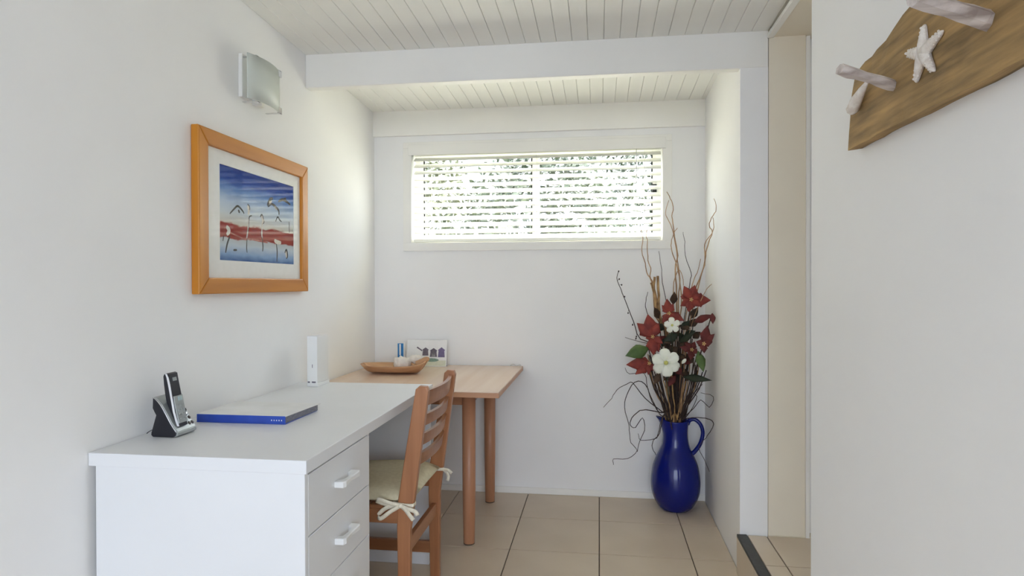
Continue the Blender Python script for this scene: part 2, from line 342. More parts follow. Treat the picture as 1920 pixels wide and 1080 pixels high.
# ------------------------------------------------------------------ measured twig paths, flower centres and leaf tips (metres)
TWIGS = [
  ('mid', 'tan', 0.0042, 0.0018, [(0.4014, 3.49, 0.351), (0.4029, 3.4858, 0.5079), (0.4077, 3.4817, 0.9009), (0.4056, 3.4775, 1.1352), (0.397, 3.4733, 1.2687), (0.4087, 3.4692, 1.3434), (0.396, 3.465, 1.4182), (0.3874, 3.4608, 1.4844), (0.3829, 3.4567, 1.5173), (0.3784, 3.4525, 1.5501), (0.3844, 3.4483, 1.5992), (0.3694, 3.4442, 1.6403), (0.3512, 3.44, 1.6772)]),
  ('mid', 'tan', 0.004, 0.0015, [(0.4041, 3.49, 0.3511), (0.4083, 3.491, 0.507), (0.4195, 3.492, 0.9001), (0.4156, 3.493, 1.1013), (0.4238, 3.494, 1.2187), (0.4117, 3.495, 1.3193), (0.4036, 3.496, 1.3865), (0.3898, 3.497, 1.4706), (0.367, 3.498, 1.5298), (0.3507, 3.499, 1.5721), (0.3672, 3.5, 1.6392)]),
  ('mid', 'tan', 0.0038, 0.0016, [(0.399, 3.49, 0.3509), (0.3978, 3.48, 0.509), (0.3966, 3.47, 0.9018), (0.4278, 3.46, 1.0691), (0.4145, 3.45, 1.235), (0.3932, 3.44, 1.3175), (0.3759, 3.43, 1.3667), (0.3708, 3.42, 1.4073), (0.3833, 3.41, 1.4557), (0.4005, 3.4, 1.4832)]),
  ('mid', 'tan', 0.0034, 0.0016, [(0.399, 3.49, 0.3509), (0.3978, 3.48, 0.509), (0.3966, 3.47, 0.9185), (0.3857, 3.46, 1.1022), (0.3878, 3.45, 1.202), (0.4093, 3.44, 1.2679), (0.4289, 3.43, 1.2348), (0.4324, 3.42, 1.1854)]),
  ('right', 'tan', 0.004, 0.0013, [(0.4101, 3.48, 0.3537), (0.4172, 3.4585, 0.5138), (0.441, 3.4369, 0.9051), (0.4939, 3.4154, 1.169), (0.5105, 3.3938, 1.2179), (0.5306, 3.3723, 1.2901), (0.535, 3.3508, 1.3534), (0.5431, 3.3292, 1.3999), (0.5586, 3.3077, 1.4536), (0.5398, 3.2862, 1.4834), (0.5476, 3.2646, 1.5202), (0.5626, 3.2431, 1.5487), (0.5626, 3.2215, 1.5769), (0.5478, 3.2, 1.605)]),
  ('right', 'tan', 0.0037, 0.0015, [(0.4121, 3.48, 0.3538), (0.4202, 3.4533, 0.5149), (0.4477, 3.4267, 0.9061), (0.5075, 3.4, 1.1854), (0.523, 3.3733, 1.266), (0.5305, 3.3467, 1.3373), (0.5224, 3.32, 1.3917), (0.5524, 3.2933, 1.4447), (0.5592, 3.2667, 1.4736), (0.5509, 3.24, 1.5177)]),
  ('right', 'tan', 0.0034, 0.0014, [(0.408, 3.48, 0.3537), (0.4123, 3.448, 0.5158), (0.4304, 3.416, 0.9233), (0.4736, 3.384, 1.1936), (0.4925, 3.352, 1.2497), (0.5047, 3.32, 1.3205)]),
  ('right', 'tan', 0.003, 0.0012, [(0.4141, 3.48, 0.3539), (0.4216, 3.435, 0.5186), (0.4508, 3.39, 0.9175), (0.5225, 3.345, 1.1377), (0.5536, 3.3, 1.1936)]),
  ('left', 'tan', 0.004, 0.0014, [(0.3908, 3.49, 0.3506), (0.384, 3.4882, 0.507), (0.3657, 3.4864, 0.9001), (0.2999, 3.4845, 1.0173), (0.2833, 3.4827, 1.1854), (0.2667, 3.4809, 1.2358), (0.2707, 3.4791, 1.2778), (0.2566, 3.4773, 1.3198), (0.254, 3.4755, 1.3868), (0.2539, 3.4736, 1.4286), (0.2455, 3.4718, 1.4537), (0.2561, 3.47, 1.4995)]),
  ('left', 'tan', 0.004, 0.0014, [(0.3918, 3.49, 0.3507), (0.3861, 3.491, 0.5065), (0.3704, 3.492, 0.8997), (0.3088, 3.493, 1.0169), (0.276, 3.494, 1.2022), (0.2512, 3.495, 1.2529), (0.243, 3.496, 1.3036), (0.2266, 3.497, 1.3713), (0.2333, 3.498, 1.4389), (0.2226, 3.499, 1.4729), (0.2268, 3.5, 1.5025)]),
  ('gold', 'gold', 0.0072, 0.0065, [(0.3865, 3.47, 0.3554), (0.3778, 3.465, 0.5115), (0.3548, 3.46, 0.9023), (0.3096, 3.455, 1.0189), (0.2969, 3.45, 1.119), (0.2843, 3.445, 1.1689), (0.288, 3.44, 1.2312)]),
  ('gold', 'gold', 0.0072, 0.0066, [(0.3875, 3.47, 0.3555), (0.3795, 3.464, 0.5117), (0.3587, 3.458, 0.9025), (0.315, 3.452, 1.0274), (0.3088, 3.446, 1.1357), (0.3042, 3.44, 1.2353)]),
  ('gold', 'gold', 0.006, 0.005, [(0.3855, 3.47, 0.3554), (0.3754, 3.46, 0.5124), (0.3497, 3.45, 0.9031), (0.3001, 3.44, 1.0363), (0.2871, 3.43, 1.136), (0.2661, 3.42, 1.2022)]),
  ('berry', 'dark', 0.003, 0.0015, [(0.3845, 3.47, 0.3554), (0.3732, 3.4562, 0.5131), (0.3449, 3.4425, 0.8374), (0.2138, 3.4288, 0.9036), (0.1804, 3.415, 0.9955), (0.1392, 3.4012, 1.0952), (0.1103, 3.3875, 1.1696), (0.0913, 3.3738, 1.2271), (0.1014, 3.36, 1.2637)]),
  ('berry', 'dark', 0.0028, 0.0015, [(0.3804, 3.47, 0.3553), (0.3667, 3.464, 0.5114), (0.3302, 3.458, 0.8355), (0.2481, 3.452, 1.0438), (0.2436, 3.446, 1.1024), (0.2538, 3.44, 1.1524)]),
  ('berry', 'dark', 0.0026, 0.0012, [(0.396, 3.5, 0.3483), (0.3938, 3.51, 0.5028), (0.3858, 3.52, 0.8974), (0.3371, 3.53, 1.2021), (0.3339, 3.54, 1.2703), (0.3182, 3.55, 1.3732)]),
  ('berry', 'dark', 0.0026, 0.001, [(0.406, 3.48, 0.3536), (0.4111, 3.4686, 0.5116), (0.4275, 3.4571, 0.9033), (0.4662, 3.4457, 1.1853), (0.4727, 3.4343, 1.2511), (0.4432, 3.4229, 1.3412), (0.4377, 3.4114, 1.4143), (0.4283, 3.4, 1.4625)]),
  ('berry', 'dark', 0.0026, 0.0013, [(0.3793, 3.46, 0.3577), (0.3641, 3.44, 0.5162), (0.3265, 3.42, 0.8395), (0.2201, 3.4, 0.8897), (0.1317, 3.38, 0.9169)]),
  ('droop', 'dark', 0.003, 0.0014, [(0.3766, 3.47, 0.3551), (0.3599, 3.465, 0.511), (0.315, 3.46, 0.5156), (0.2778, 3.455, 0.5721), (0.2406, 3.45, 0.6661), (0.1849, 3.445, 0.6753), (0.143, 3.44, 0.6094), (0.1308, 3.435, 0.5442), (0.1518, 3.43, 0.4612), (0.1561, 3.425, 0.4249), (0.1651, 3.42, 0.3608), (0.1969, 3.415, 0.321), (0.1462, 3.41, 0.2786), (0.0724, 3.405, 0.2755), (0.0741, 3.4, 0.2461)]),
  ('droop', 'dark', 0.003, 0.0015, [(0.3778, 3.46, 0.3576), (0.3626, 3.4509, 0.5139), (0.3225, 3.4418, 0.5194), (0.2577, 3.4327, 0.5308), (0.2113, 3.4236, 0.5296), (0.1695, 3.4145, 0.493), (0.1598, 3.4055, 0.4574), (0.1868, 3.3964, 0.4462), (0.2226, 3.3873, 0.5001), (0.231, 3.3782, 0.4377), (0.2078, 3.3691, 0.3839), (0.1937, 3.36, 0.3288)]),
  ('droop', 'dark', 0.003, 0.0013, [(0.3812, 3.47, 0.3553), (0.3675, 3.4588, 0.5125), (0.3321, 3.4475, 0.5185), (0.2396, 3.4362, 0.5934), (0.1747, 3.425, 0.6735), (0.142, 3.4138, 0.6699), (0.091, 3.4025, 0.6381), (0.0632, 3.3912, 0.5975), (0.0216, 3.38, 0.5521)]),
  ('droop', 'dark', 0.0028, 0.0013, [(0.3789, 3.46, 0.3577), (0.365, 3.4543, 0.5133), (0.3277, 3.4486, 0.4995), (0.3043, 3.4429, 0.5281), (0.2535, 3.4371, 0.6403), (0.2348, 3.4314, 0.725), (0.1563, 3.4257, 0.7198), (0.1331, 3.42, 0.753)]),
  ('droop', 'dark', 0.0028, 0.0014, [(0.3757, 3.42, 0.3675), (0.3618, 3.405, 0.5232), (0.3266, 3.39, 0.5023), (0.3072, 3.375, 0.4269), (0.2746, 3.36, 0.3882), (0.2689, 3.345, 0.3553), (0.2854, 3.33, 0.3234)]),
  ('droop', 'dark', 0.0026, 0.0013, [(0.3745, 3.42, 0.3674), (0.3599, 3.4067, 0.5228), (0.3224, 3.3933, 0.5015), (0.2987, 3.38, 0.4117), (0.2796, 3.3667, 0.3978), (0.2113, 3.3533, 0.3915), (0.1971, 3.34, 0.4272)]),
  ('sprig', 'dark', 0.0032, 0.0014, [(0.4006, 3.46, 0.3584), (0.4023, 3.44, 0.5171), (0.4109, 3.42, 0.489), (0.4308, 3.4, 0.5581), (0.4771, 3.38, 0.6269), (0.5182, 3.36, 0.6855)]),
  ('sprig', 'dark', 0.003, 0.0013, [(0.4029, 3.46, 0.3584), (0.4077, 3.4514, 0.515), (0.4227, 3.4429, 0.4845), (0.4442, 3.4343, 0.4961), (0.4746, 3.4257, 0.545), (0.5002, 3.4171, 0.6118), (0.4632, 3.4086, 0.6309), (0.4353, 3.4, 0.5858)]),
  ('sprig', 'dark', 0.0028, 0.0012, [(0.404, 3.46, 0.3585), (0.408, 3.4364, 0.518), (0.4235, 3.4127, 0.4909), (0.4428, 3.3891, 0.5037), (0.5191, 3.3655, 0.5125), (0.5502, 3.3418, 0.5092), (0.5679, 3.3182, 0.4924), (0.5339, 3.2945, 0.4389), (0.5088, 3.2709, 0.4173), (0.4839, 3.2473, 0.3872), (0.5056, 3.2236, 0.3418), (0.527, 3.2, 0.2843)]),
  ('sprig', 'dark', 0.0026, 0.0012, [(0.4052, 3.46, 0.3585), (0.4088, 3.4257, 0.5202), (0.4253, 3.3914, 0.5046), (0.4739, 3.3571, 0.5583), (0.5038, 3.3229, 0.6105), (0.5415, 3.2886, 0.5821), (0.5544, 3.2543, 0.6415), (0.4882, 3.22, 0.6634)]),
  ('stem', 'gold', 0.0042, 0.0026, [(0.386, 3.4829, 0.3523), (0.3756, 3.4769, 0.509), (0.3482, 3.4709, 0.4766), (0.3341, 3.4648, 0.5527), (0.2914, 3.4588, 0.6375), (0.2581, 3.4528, 0.7478)]),
  ('stem', 'dark', 0.0042, 0.0026, [(0.3924, 3.4552, 0.3593), (0.3897, 3.45, 0.5148), (0.3833, 3.4448, 0.483), (0.3715, 3.4396, 0.5584), (0.3517, 3.4343, 0.6428), (0.3473, 3.4291, 0.6845)]),
  ('stem', 'dark', 0.0042, 0.0026, [(0.4069, 3.499, 0.3489), (0.4102, 3.4802, 0.5092), (0.4229, 3.4613, 0.4806), (0.437, 3.4424, 0.5594), (0.4692, 3.4236, 0.6469), (0.4816, 3.4047, 0.8123)]),
  ('stem', 'gold', 0.0042, 0.0026, [(0.3852, 3.4426, 0.3622), (0.3792, 3.4493, 0.5147), (0.3613, 3.456, 0.48), (0.3469, 3.4627, 0.5535), (0.3116, 3.4694, 0.6362), (0.2924, 3.4761, 0.8317)]),
  ('stem', 'dark', 0.0042, 0.0026, [(0.4002, 3.492, 0.3505), (0.399, 3.4747, 0.5101), (0.3992, 3.4574, 0.4808), (0.4006, 3.4401, 0.559), (0.4022, 3.4229, 0.6457), (0.3979, 3.4056, 0.6933)]),
  ('stem', 'dark', 0.0042, 0.0026, [(0.4088, 3.484, 0.3527), (0.4158, 3.4726, 0.5109), (0.4373, 3.4611, 0.481), (0.4474, 3.4497, 0.5583), (0.4803, 3.4382, 0.6448), (0.5043, 3.4268, 0.7468)]),
  ('stem', 'gold', 0.0042, 0.0026, [(0.3892, 3.4465, 0.3613), (0.3844, 3.438, 0.5171), (0.3729, 3.4296, 0.4859), (0.3639, 3.4211, 0.5617), (0.3425, 3.4127, 0.6462), (0.329, 3.4042, 0.694)]),
  ('stem', 'dark', 0.0042, 0.0026, [(0.4007, 3.4641, 0.3574), (0.404, 3.461, 0.513), (0.4138, 3.4578, 0.4811), (0.4225, 3.4547, 0.5568), (0.4425, 3.4516, 0.6418), (0.4522, 3.4485, 0.7551)]),
  ('stem', 'dark', 0.0042, 0.0026, [(0.3839, 3.4507, 0.3601), (0.3748, 3.4454, 0.5154), (0.3509, 3.44, 0.4832), (0.3335, 3.4346, 0.5585), (0.2861, 3.4292, 0.6423), (0.2533, 3.4238, 0.7394)]),
  ('stem', 'gold', 0.0042, 0.0026, [(0.3959, 3.4733, 0.3549), (0.3943, 3.4679, 0.5113), (0.3911, 3.4625, 0.4795), (0.386, 3.4571, 0.5554), (0.3786, 3.4517, 0.6405), (0.3778, 3.4462, 0.7284)]),
  ('stem', 'dark', 0.0042, 0.0026, [(0.4028, 3.4515, 0.3605), (0.409, 3.4481, 0.5157), (0.4266, 3.4448, 0.4842), (0.444, 3.4415, 0.5598), (0.4855, 3.4381, 0.6449), (0.508, 3.4348, 0.7832)]),
  ('stem', 'dark', 0.0042, 0.0026, [(0.3919, 3.4898, 0.3507), (0.3849, 3.4774, 0.5092), (0.368, 3.4649, 0.4784), (0.3515, 3.4524, 0.5555), (0.3135, 3.44, 0.6411), (0.2914, 3.4275, 0.6929)]),
  ('stem', 'gold', 0.0042, 0.0026, [(0.3997, 3.4743, 0.3548), (0.4014, 3.4727, 0.5105), (0.4066, 3.471, 0.4781), (0.4118, 3.4694, 0.5537), (0.428, 3.4677, 0.6388), (0.4403, 3.4661, 0.7716)]),
  ('stem', 'dark', 0.0042, 0.0026, [(0.4093, 3.4758, 0.3547), (0.4173, 3.4631, 0.5129), (0.4418, 3.4503, 0.4834), (0.459, 3.4376, 0.5609), (0.5113, 3.4248, 0.6476), (0.5479, 3.4121, 0.7502)]),
  ('stem', 'dark', 0.0042, 0.0026, [(0.394, 3.4762, 0.3542), (0.3895, 3.4601, 0.5128), (0.3803, 3.4441, 0.4831), (0.3743, 3.428, 0.5607), (0.3619, 3.4119, 0.6467), (0.3536, 3.3959, 0.7025)]),
  ('stem', 'gold', 0.0042, 0.0026, [(0.4019, 3.4618, 0.358), (0.4067, 3.4613, 0.513), (0.4199, 3.4607, 0.4806), (0.4312, 3.4602, 0.5559), (0.4576, 3.4596, 0.6408), (0.4715, 3.4591, 0.8167)]),
  ('stem', 'dark', 0.0042, 0.0026, [(0.3876, 3.4709, 0.3553), (0.3796, 3.465, 0.5115), (0.3587, 3.4591, 0.4793), (0.3403, 3.4532, 0.5551), (0.2922, 3.4473, 0.6394), (0.2602, 3.4414, 0.8189)]),
  ('stem', 'dark', 0.0042, 0.0026, [(0.3971, 3.4706, 0.3556), (0.3973, 3.4712, 0.5107), (0.3979, 3.4717, 0.4777), (0.4034, 3.4723, 0.553), (0.4116, 3.4728, 0.6377), (0.4116, 3.4734, 0.757)]),
  ('stem', 'gold', 0.0042, 0.0026, [(0.409, 3.4919, 0.3507), (0.4152, 3.4779, 0.5098), (0.4348, 3.4638, 0.4804), (0.4493, 3.4497, 0.5583), (0.4902, 3.4356, 0.6454), (0.5157, 3.4215, 0.8184)]),
  ('stem', 'dark', 0.0042, 0.0026, [(0.392, 3.4771, 0.3539), (0.3864, 3.4676, 0.5112), (0.3731, 3.458, 0.4799), (0.3591, 3.4484, 0.5564), (0.3275, 3.4389, 0.6415), (0.31, 3.4293, 0.7635)]),
  ('stem', 'dark', 0.0042, 0.0026, [(0.4034, 3.4941, 0.35), (0.4062, 3.4909, 0.507), (0.4144, 3.4878, 0.4748), (0.418, 3.4846, 0.551), (0.4289, 3.4814, 0.6366), (0.4366, 3.4782, 0.7688)]),
  ('stem', 'gold', 0.0042, 0.0026, [(0.3865, 3.4807, 0.3528), (0.377, 3.4774, 0.509), (0.3515, 3.4742, 0.476), (0.3342, 3.4709, 0.5516), (0.2874, 3.4676, 0.636), (0.2555, 3.4643, 0.8206)]),
  ('stem', 'dark', 0.0042, 0.0026, [(0.3922, 3.4474, 0.3612), (0.3909, 3.4496, 0.5149), (0.387, 3.4518, 0.4816), (0.3835, 3.454, 0.556), (0.3725, 3.4562, 0.6396), (0.3643, 3.4584, 0.8265)]),
  ('stem', 'dark', 0.0042, 0.0026, [(0.402, 3.4504, 0.3608), (0.4086, 3.4553, 0.5142), (0.4256, 3.4602, 0.4809), (0.4449, 3.4651, 0.5553), (0.4842, 3.47, 0.6396), (0.5012, 3.4748, 0.7708)]),
  ('stem', 'gold', 0.0042, 0.0026, [(0.3922, 3.4989, 0.3485), (0.3855, 3.4946, 0.5057), (0.3678, 3.4904, 0.473), (0.3557, 3.4861, 0.5492), (0.3215, 3.4819, 0.6344), (0.2969, 3.4776, 0.7105)]),
  ('stem', 'dark', 0.0042, 0.0026, [(0.3952, 3.442, 0.3626), (0.3968, 3.4435, 0.5163), (0.4006, 3.4449, 0.4835), (0.4005, 3.4463, 0.5578), (0.3991, 3.4477, 0.6415), (0.3977, 3.4492, 0.8348)]),
  ('stem', 'dark', 0.0042, 0.0026, [(0.4063, 3.4563, 0.3594), (0.4157, 3.4602, 0.5134), (0.4406, 3.464, 0.4805), (0.4596, 3.4678, 0.5552), (0.5074, 3.4716, 0.6398), (0.5372, 3.4755, 0.7303)]),
  ('stem', 'gold', 0.0042, 0.0026, [(0.3935, 3.4779, 0.3537), (0.3888, 3.4655, 0.5117), (0.3784, 3.4531, 0.4811), (0.3679, 3.4407, 0.5581), (0.3509, 3.4283, 0.6438), (0.3465, 3.4159, 0.8392)]),
  ('stem', 'dark', 0.0042, 0.0026, [(0.405, 3.4955, 0.3497), (0.4084, 3.4874, 0.5077), (0.4192, 3.4793, 0.4767), (0.4252, 3.4711, 0.5537), (0.444, 3.463, 0.64), (0.4571, 3.4548, 0.7135)]),
  ('stem', 'dark', 0.0042, 0.0026, [(0.3885, 3.4858, 0.3516), (0.3804, 3.4845, 0.5076), (0.3582, 3.4831, 0.4742), (0.3402, 3.4818, 0.5497), (0.297, 3.4805, 0.6341), (0.2725, 3.4792, 0.8034)]),
  ('stem', 'gold', 0.0042, 0.0026, [(0.3985, 3.49, 0.3509), (0.3961, 3.4716, 0.5106), (0.3929, 3.4532, 0.4815), (0.3888, 3.4348, 0.5597), (0.3774, 3.4164, 0.6463), (0.3661, 3.398, 0.8213)]),
  ('stem', 'dark', 0.0042, 0.0026, [(0.4046, 3.4604, 0.3584), (0.411, 3.4543, 0.5145), (0.4299, 3.4482, 0.4835), (0.4482, 3.4422, 0.5597), (0.4914, 3.4361, 0.6453), (0.5139, 3.43, 0.7173)]),
  ('stem', 'dark', 0.0042, 0.0026, [(0.3892, 3.4594, 0.3582), (0.3845, 3.4623, 0.5122), (0.371, 3.4653, 0.4784), (0.3577, 3.4682, 0.5527), (0.327, 3.4712, 0.6362), (0.3114, 3.4742, 0.6988)]),
  ('stem', 'gold', 0.0042, 0.0026, [(0.397, 3.4452, 0.3619), (0.3985, 3.4358, 0.5179), (0.4042, 3.4264, 0.4874), (0.4139, 3.417, 0.5637), (0.4342, 3.4076, 0.6489), (0.4411, 3.3982, 0.6922)]),
]
FLOWERS = [
  ('red_top', (0.4632, 3.36, 1.1145), [(0.4291, 3.38, 1.1847), (0.4863, 3.39, 1.189), (0.5137, 3.35, 1.1451), (0.5612, 3.36, 1.1108), (0.5096, 3.33, 1.0798), (0.4457, 3.33, 1.0522), (0.4081, 3.35, 1.0815), (0.4118, 3.38, 1.1307)], 0.62),
  ('red_mid', (0.3546, 3.38, 1.044), [(0.3468, 3.4, 1.1189), (0.3209, 3.4, 1.0851), (0.3764, 3.38, 1.0943), (0.4282, 3.36, 1.0064), (0.3946, 3.35, 0.9847), (0.3199, 3.36, 0.9947)], 0.55),
  ('red_left', (0.2691, 3.34, 0.9263), [(0.1913, 3.36, 0.9938), (0.2469, 3.37, 1.0395), (0.3017, 3.34, 0.9958), (0.3187, 3.32, 0.8926), (0.2721, 3.31, 0.8326), (0.2345, 3.35, 0.9167), (0.2999, 3.32, 0.8483)], 0.6),
  ('red_low', (0.2543, 3.36, 0.7876), [(0.1369, 3.38, 0.7749), (0.1829, 3.36, 0.7277), (0.2473, 3.34, 0.7289), (0.1957, 3.39, 0.8113), (0.2745, 3.34, 0.7516)], 0.5),
  ('dark_right', (0.5109, 3.27, 0.8993), [(0.5322, 3.28, 0.9902), (0.5639, 3.27, 0.9482), (0.5491, 3.25, 0.907), (0.5104, 3.25, 0.8531), (0.4773, 3.29, 0.9079), (0.4952, 3.27, 0.8723)], 0.5),
  ('dark_mid', (0.4673, 3.37, 0.859), [(0.4078, 3.37, 0.8722), (0.4484, 3.35, 0.8304), (0.4967, 3.35, 0.8421), (0.4863, 3.39, 0.899), (0.4308, 3.38, 0.8993), (0.4592, 3.35, 0.803)], 0.55),
]
LEAVES = [
  ('leaf', (0.2516, 3.36, 0.8658), (0.1306, 3.32, 0.8268), 0.075, 'leaf'),
  ('leaf', (0.4937, 3.33, 0.8552), (0.5125, 3.28, 0.7555), 0.05, 'leaf'),
  ('leaf', (0.4228, 3.36, 0.7208), (0.5525, 3.27, 0.7173), 0.04, 'leafdark'),
  ('leaf', (0.3982, 3.38, 0.9381), (0.3307, 3.36, 0.9001), 0.05, 'leafdark'),
  ('leaf', (0.3731, 3.4, 0.8013), (0.3416, 3.36, 0.7054), 0.05, 'leafdark'),
  ('leaf', (0.409, 3.38, 0.8935), (0.4763, 3.32, 0.9517), 0.035, 'leafdark'),
  ('bract', (0.4767, 3.36, 1.0012), (0.5568, 3.25, 1.0429), 0.04, 'darkred'),
  ('bract', (0.549, 3.25, 1.0509), (0.5482, 3.23, 0.9988), 0.03, 'darkred'),
  ('filler', (0.3896, 3.4004, 0.9139), (0.3278, 3.3751, 0.8887), 0.04, 'filler'),
  ('filler', (0.4224, 3.4003, 0.9592), (0.457, 3.3658, 1.0085), 0.04, 'leafdark'),
  ('filler', (0.407, 3.4087, 0.8684), (0.3503, 3.3709, 0.8313), 0.04, 'filler'),
  ('filler', (0.434, 3.4055, 0.9252), (0.4877, 3.3698, 0.9552), 0.04, 'leafdark'),
  ('filler', (0.3793, 3.4067, 0.8795), (0.3318, 3.3939, 0.8195), 0.04, 'filler'),
  ('filler', (0.4492, 3.438, 0.8319), (0.4766, 3.3519, 0.7886), 0.04, 'filler'),
  ('filler', (0.4038, 3.4281, 0.8324), (0.4407, 3.3568, 0.7941), 0.04, 'filler'),
  ('filler', (0.3373, 3.4267, 0.9566), (0.293, 3.3774, 0.9867), 0.04, 'leafdark'),
  ('filler', (0.3606, 3.4377, 0.8877), (0.3087, 3.3815, 0.926), 0.04, 'darkred'),
  ('filler', (0.432, 3.433, 0.7586), (0.4505, 3.3733, 0.6932), 0.04, 'filler'),
  ('filler', (0.3913, 3.415, 0.7207), (0.3492, 3.3917, 0.6626), 0.04, 'darkred'),
  ('filler', (0.3132, 3.4068, 0.7318), (0.2775, 3.3761, 0.6749), 0.04, 'filler'),
  ('filler', (0.4577, 3.4196, 0.975), (0.5078, 3.3605, 1.019), 0.04, 'filler'),
  ('filler', (0.3106, 3.4388, 1.0125), (0.2773, 3.3593, 1.0769), 0.04, 'filler'),
  ('filler', (0.4692, 3.4233, 1.0143), (0.5036, 3.3897, 1.0765), 0.04, 'filler'),
  ('filler', (0.382, 3.4303, 1.0871), (0.3815, 3.3673, 1.1559), 0.04, 'filler'),
  ('filler', (0.4027, 3.4185, 0.8956), (0.4373, 3.3805, 0.8659), 0.04, 'filler'),
  ('filler', (0.3702, 3.4238, 0.8551), (0.3239, 3.357, 0.8814), 0.04, 'filler'),
  ('filler', (0.4377, 3.4348, 0.8888), (0.4022, 3.3594, 0.9486), 0.04, 'leafdark'),
  ('filler', (0.4134, 3.4157, 0.9241), (0.3681, 3.3645, 0.968), 0.04, 'filler'),
  ('filler', (0.3238, 3.4016, 0.8681), (0.3482, 3.3824, 0.924), 0.04, 'leafdark'),
  ('filler', (0.4287, 3.4068, 0.8013), (0.4751, 3.364, 0.7937), 0.04, 'darkred'),
  ('filler', (0.3897, 3.4015, 0.762), (0.4237, 3.3585, 0.7282), 0.04, 'darkred'),
  ('filler', (0.3574, 3.4071, 0.7325), (0.326, 3.3564, 0.699), 0.04, 'filler'),
  ('filler', (0.4789, 3.4141, 0.9136), (0.5121, 3.3742, 0.9506), 0.04, 'filler'),
  ('filler', (0.4132, 3.4142, 0.9806), (0.4573, 3.3517, 0.9651), 0.04, 'filler'),
]
WHITES = [('small', (0.3632, 3.31, 0.9871), 0.033), ('large', (0.3292, 3.28, 0.8014), 0.058), ('bud', (0.4206, 3.3, 0.8073), 0.014)]
BERRIES = [(0.1083, 3.4, 1.2256), (0.1189, 3.4, 1.1901), (0.131, 3.4, 1.1282), (0.1489, 3.4, 1.0416), (0.1049, 3.4, 1.058), (0.2121, 3.4, 1.1735), (0.2299, 3.4, 1.217), (0.2323, 3.4, 1.1201), (0.3407, 3.4, 1.2347), (0.3391, 3.4, 1.1857), (0.1715, 3.4, 0.9799), (0.1893, 3.4, 0.91), (0.1026, 3.4, 1.2644)]
GLINTS = [(0.4354, 3.3, 1.0954), (0.4565, 3.3, 1.1188), (0.4057, 3.3, 0.8889), (0.2659, 3.3, 0.9295), (0.3024, 3.3, 0.9173), (0.3142, 3.3, 1.0366), (0.4708, 3.3, 1.0944), (0.3355, 3.3, 0.9127)]

# ------------------------------------------------------------------ floor with its tiles
def copy_part(src, parent, loc):
    c = src.copy(); COL.objects.link(c)
    c.parent = parent; c.matrix_parent_inverse = parent_inv(parent); c.location = loc
    return c

T = 0.4007; G = 0.0022
X0, Y0 = -0.4017, 3.2600
bm = bmesh.new(); add_box(bm, XL - 0.12, XR + 0.12, -2.6, YB + 0.12, -0.12, -0.006)
floor = struct(obj('floor', bm, 'grout'), 'beige square tiled floor with thin dark grout lines')
full = None
def lay_tiles(parent, xa, xb, ya, yb, gx, gy, z, size=T):
    global full
    i0 = math.floor((xa - gx) / size); i1 = math.ceil((xb - gx) / size)
    j0 = math.floor((ya - gy) / size); j1 = math.ceil((yb - gy) / size)
    for i in range(i0, i1):
        for j in range(j0, j1):
            x_0 = max(gx + i * size, xa); x_1 = min(gx + (i + 1) * size, xb)
            y_0 = max(gy + j * size, ya); y_1 = min(gy + (j + 1) * size, yb)
            if x_1 - x_0 < 0.012 or y_1 - y_0 < 0.012: continue
            c = ((x_0 + x_1) / 2, (y_0 + y_1) / 2, z)
            whole = (x_1 - x_0 > size - 1e-4) and (y_1 - y_0 > size - 1e-4)
            if whole and full is not None and full.get('size') == size:
                copy_part(full['o'], parent, c); continue
            o = box('tile', 'tile', parent, x_0 + G, x_1 - G, y_0 + G, y_1 - G, z - 0.008, z, 0.0012, 1, origin=c)
            if whole: full = {'o': o, 'size': size}
full = None
lay_tiles(floor, XL, XR, -0.6, YB, X0, Y0, 0.0)
bm = bmesh.new(); add_box(bm, XR + 0.12, 2.6, -2.6, 0.30, -0.12, -0.006)
struct(obj('floor_rear', bm, 'tile'), 'beige floor of the open room behind the camera')

# raised hall floor beyond the opening on the right
bm = bmesh.new(); add_box(bm, 0.572, 1.75, 0.30, YW - 0.0005, -0.1, STEP - 0.006)
hall = struct(obj('floor_hall', bm, 'grout'), 'raised tiled hall floor one step up on the right')
lay_tiles(hall, 0.603, 1.74, 1.86, YW - 0.002, 0.680, 2.458, STEP)
n_r = 0
for ya, yb in ((1.852, 2.05), (2.05, 2.45), (2.45, YW - 0.001)):
    box('riser_tile', 'tile', hall, 0.562, 0.5715, ya + 0.001, yb - 0.001, 0.0, STEP - 0.012, 0.001, 1)
ns = box('nosing_strip', 'nosing', hall, 0.562, 0.601, 1.852, YW - 0.001, STEP - 0.011, STEP + 0.002, 0.002, 2)
ns['label'] = 'dark grey step edge strip'

# ------------------------------------------------------------------ walls
def wall(name, x0, x1, y0, y1, z0, z1, label=None, m='wall'):
    bm = bmesh.new(); add_box(bm, x0, x1, y0, y1, z0, z1)
    return struct(obj(name, bm, m), label)
wall('wall_left', XL - 0.12, XL, -2.6, YB, -0.1, 2.5, 'plain white painted wall on the left')
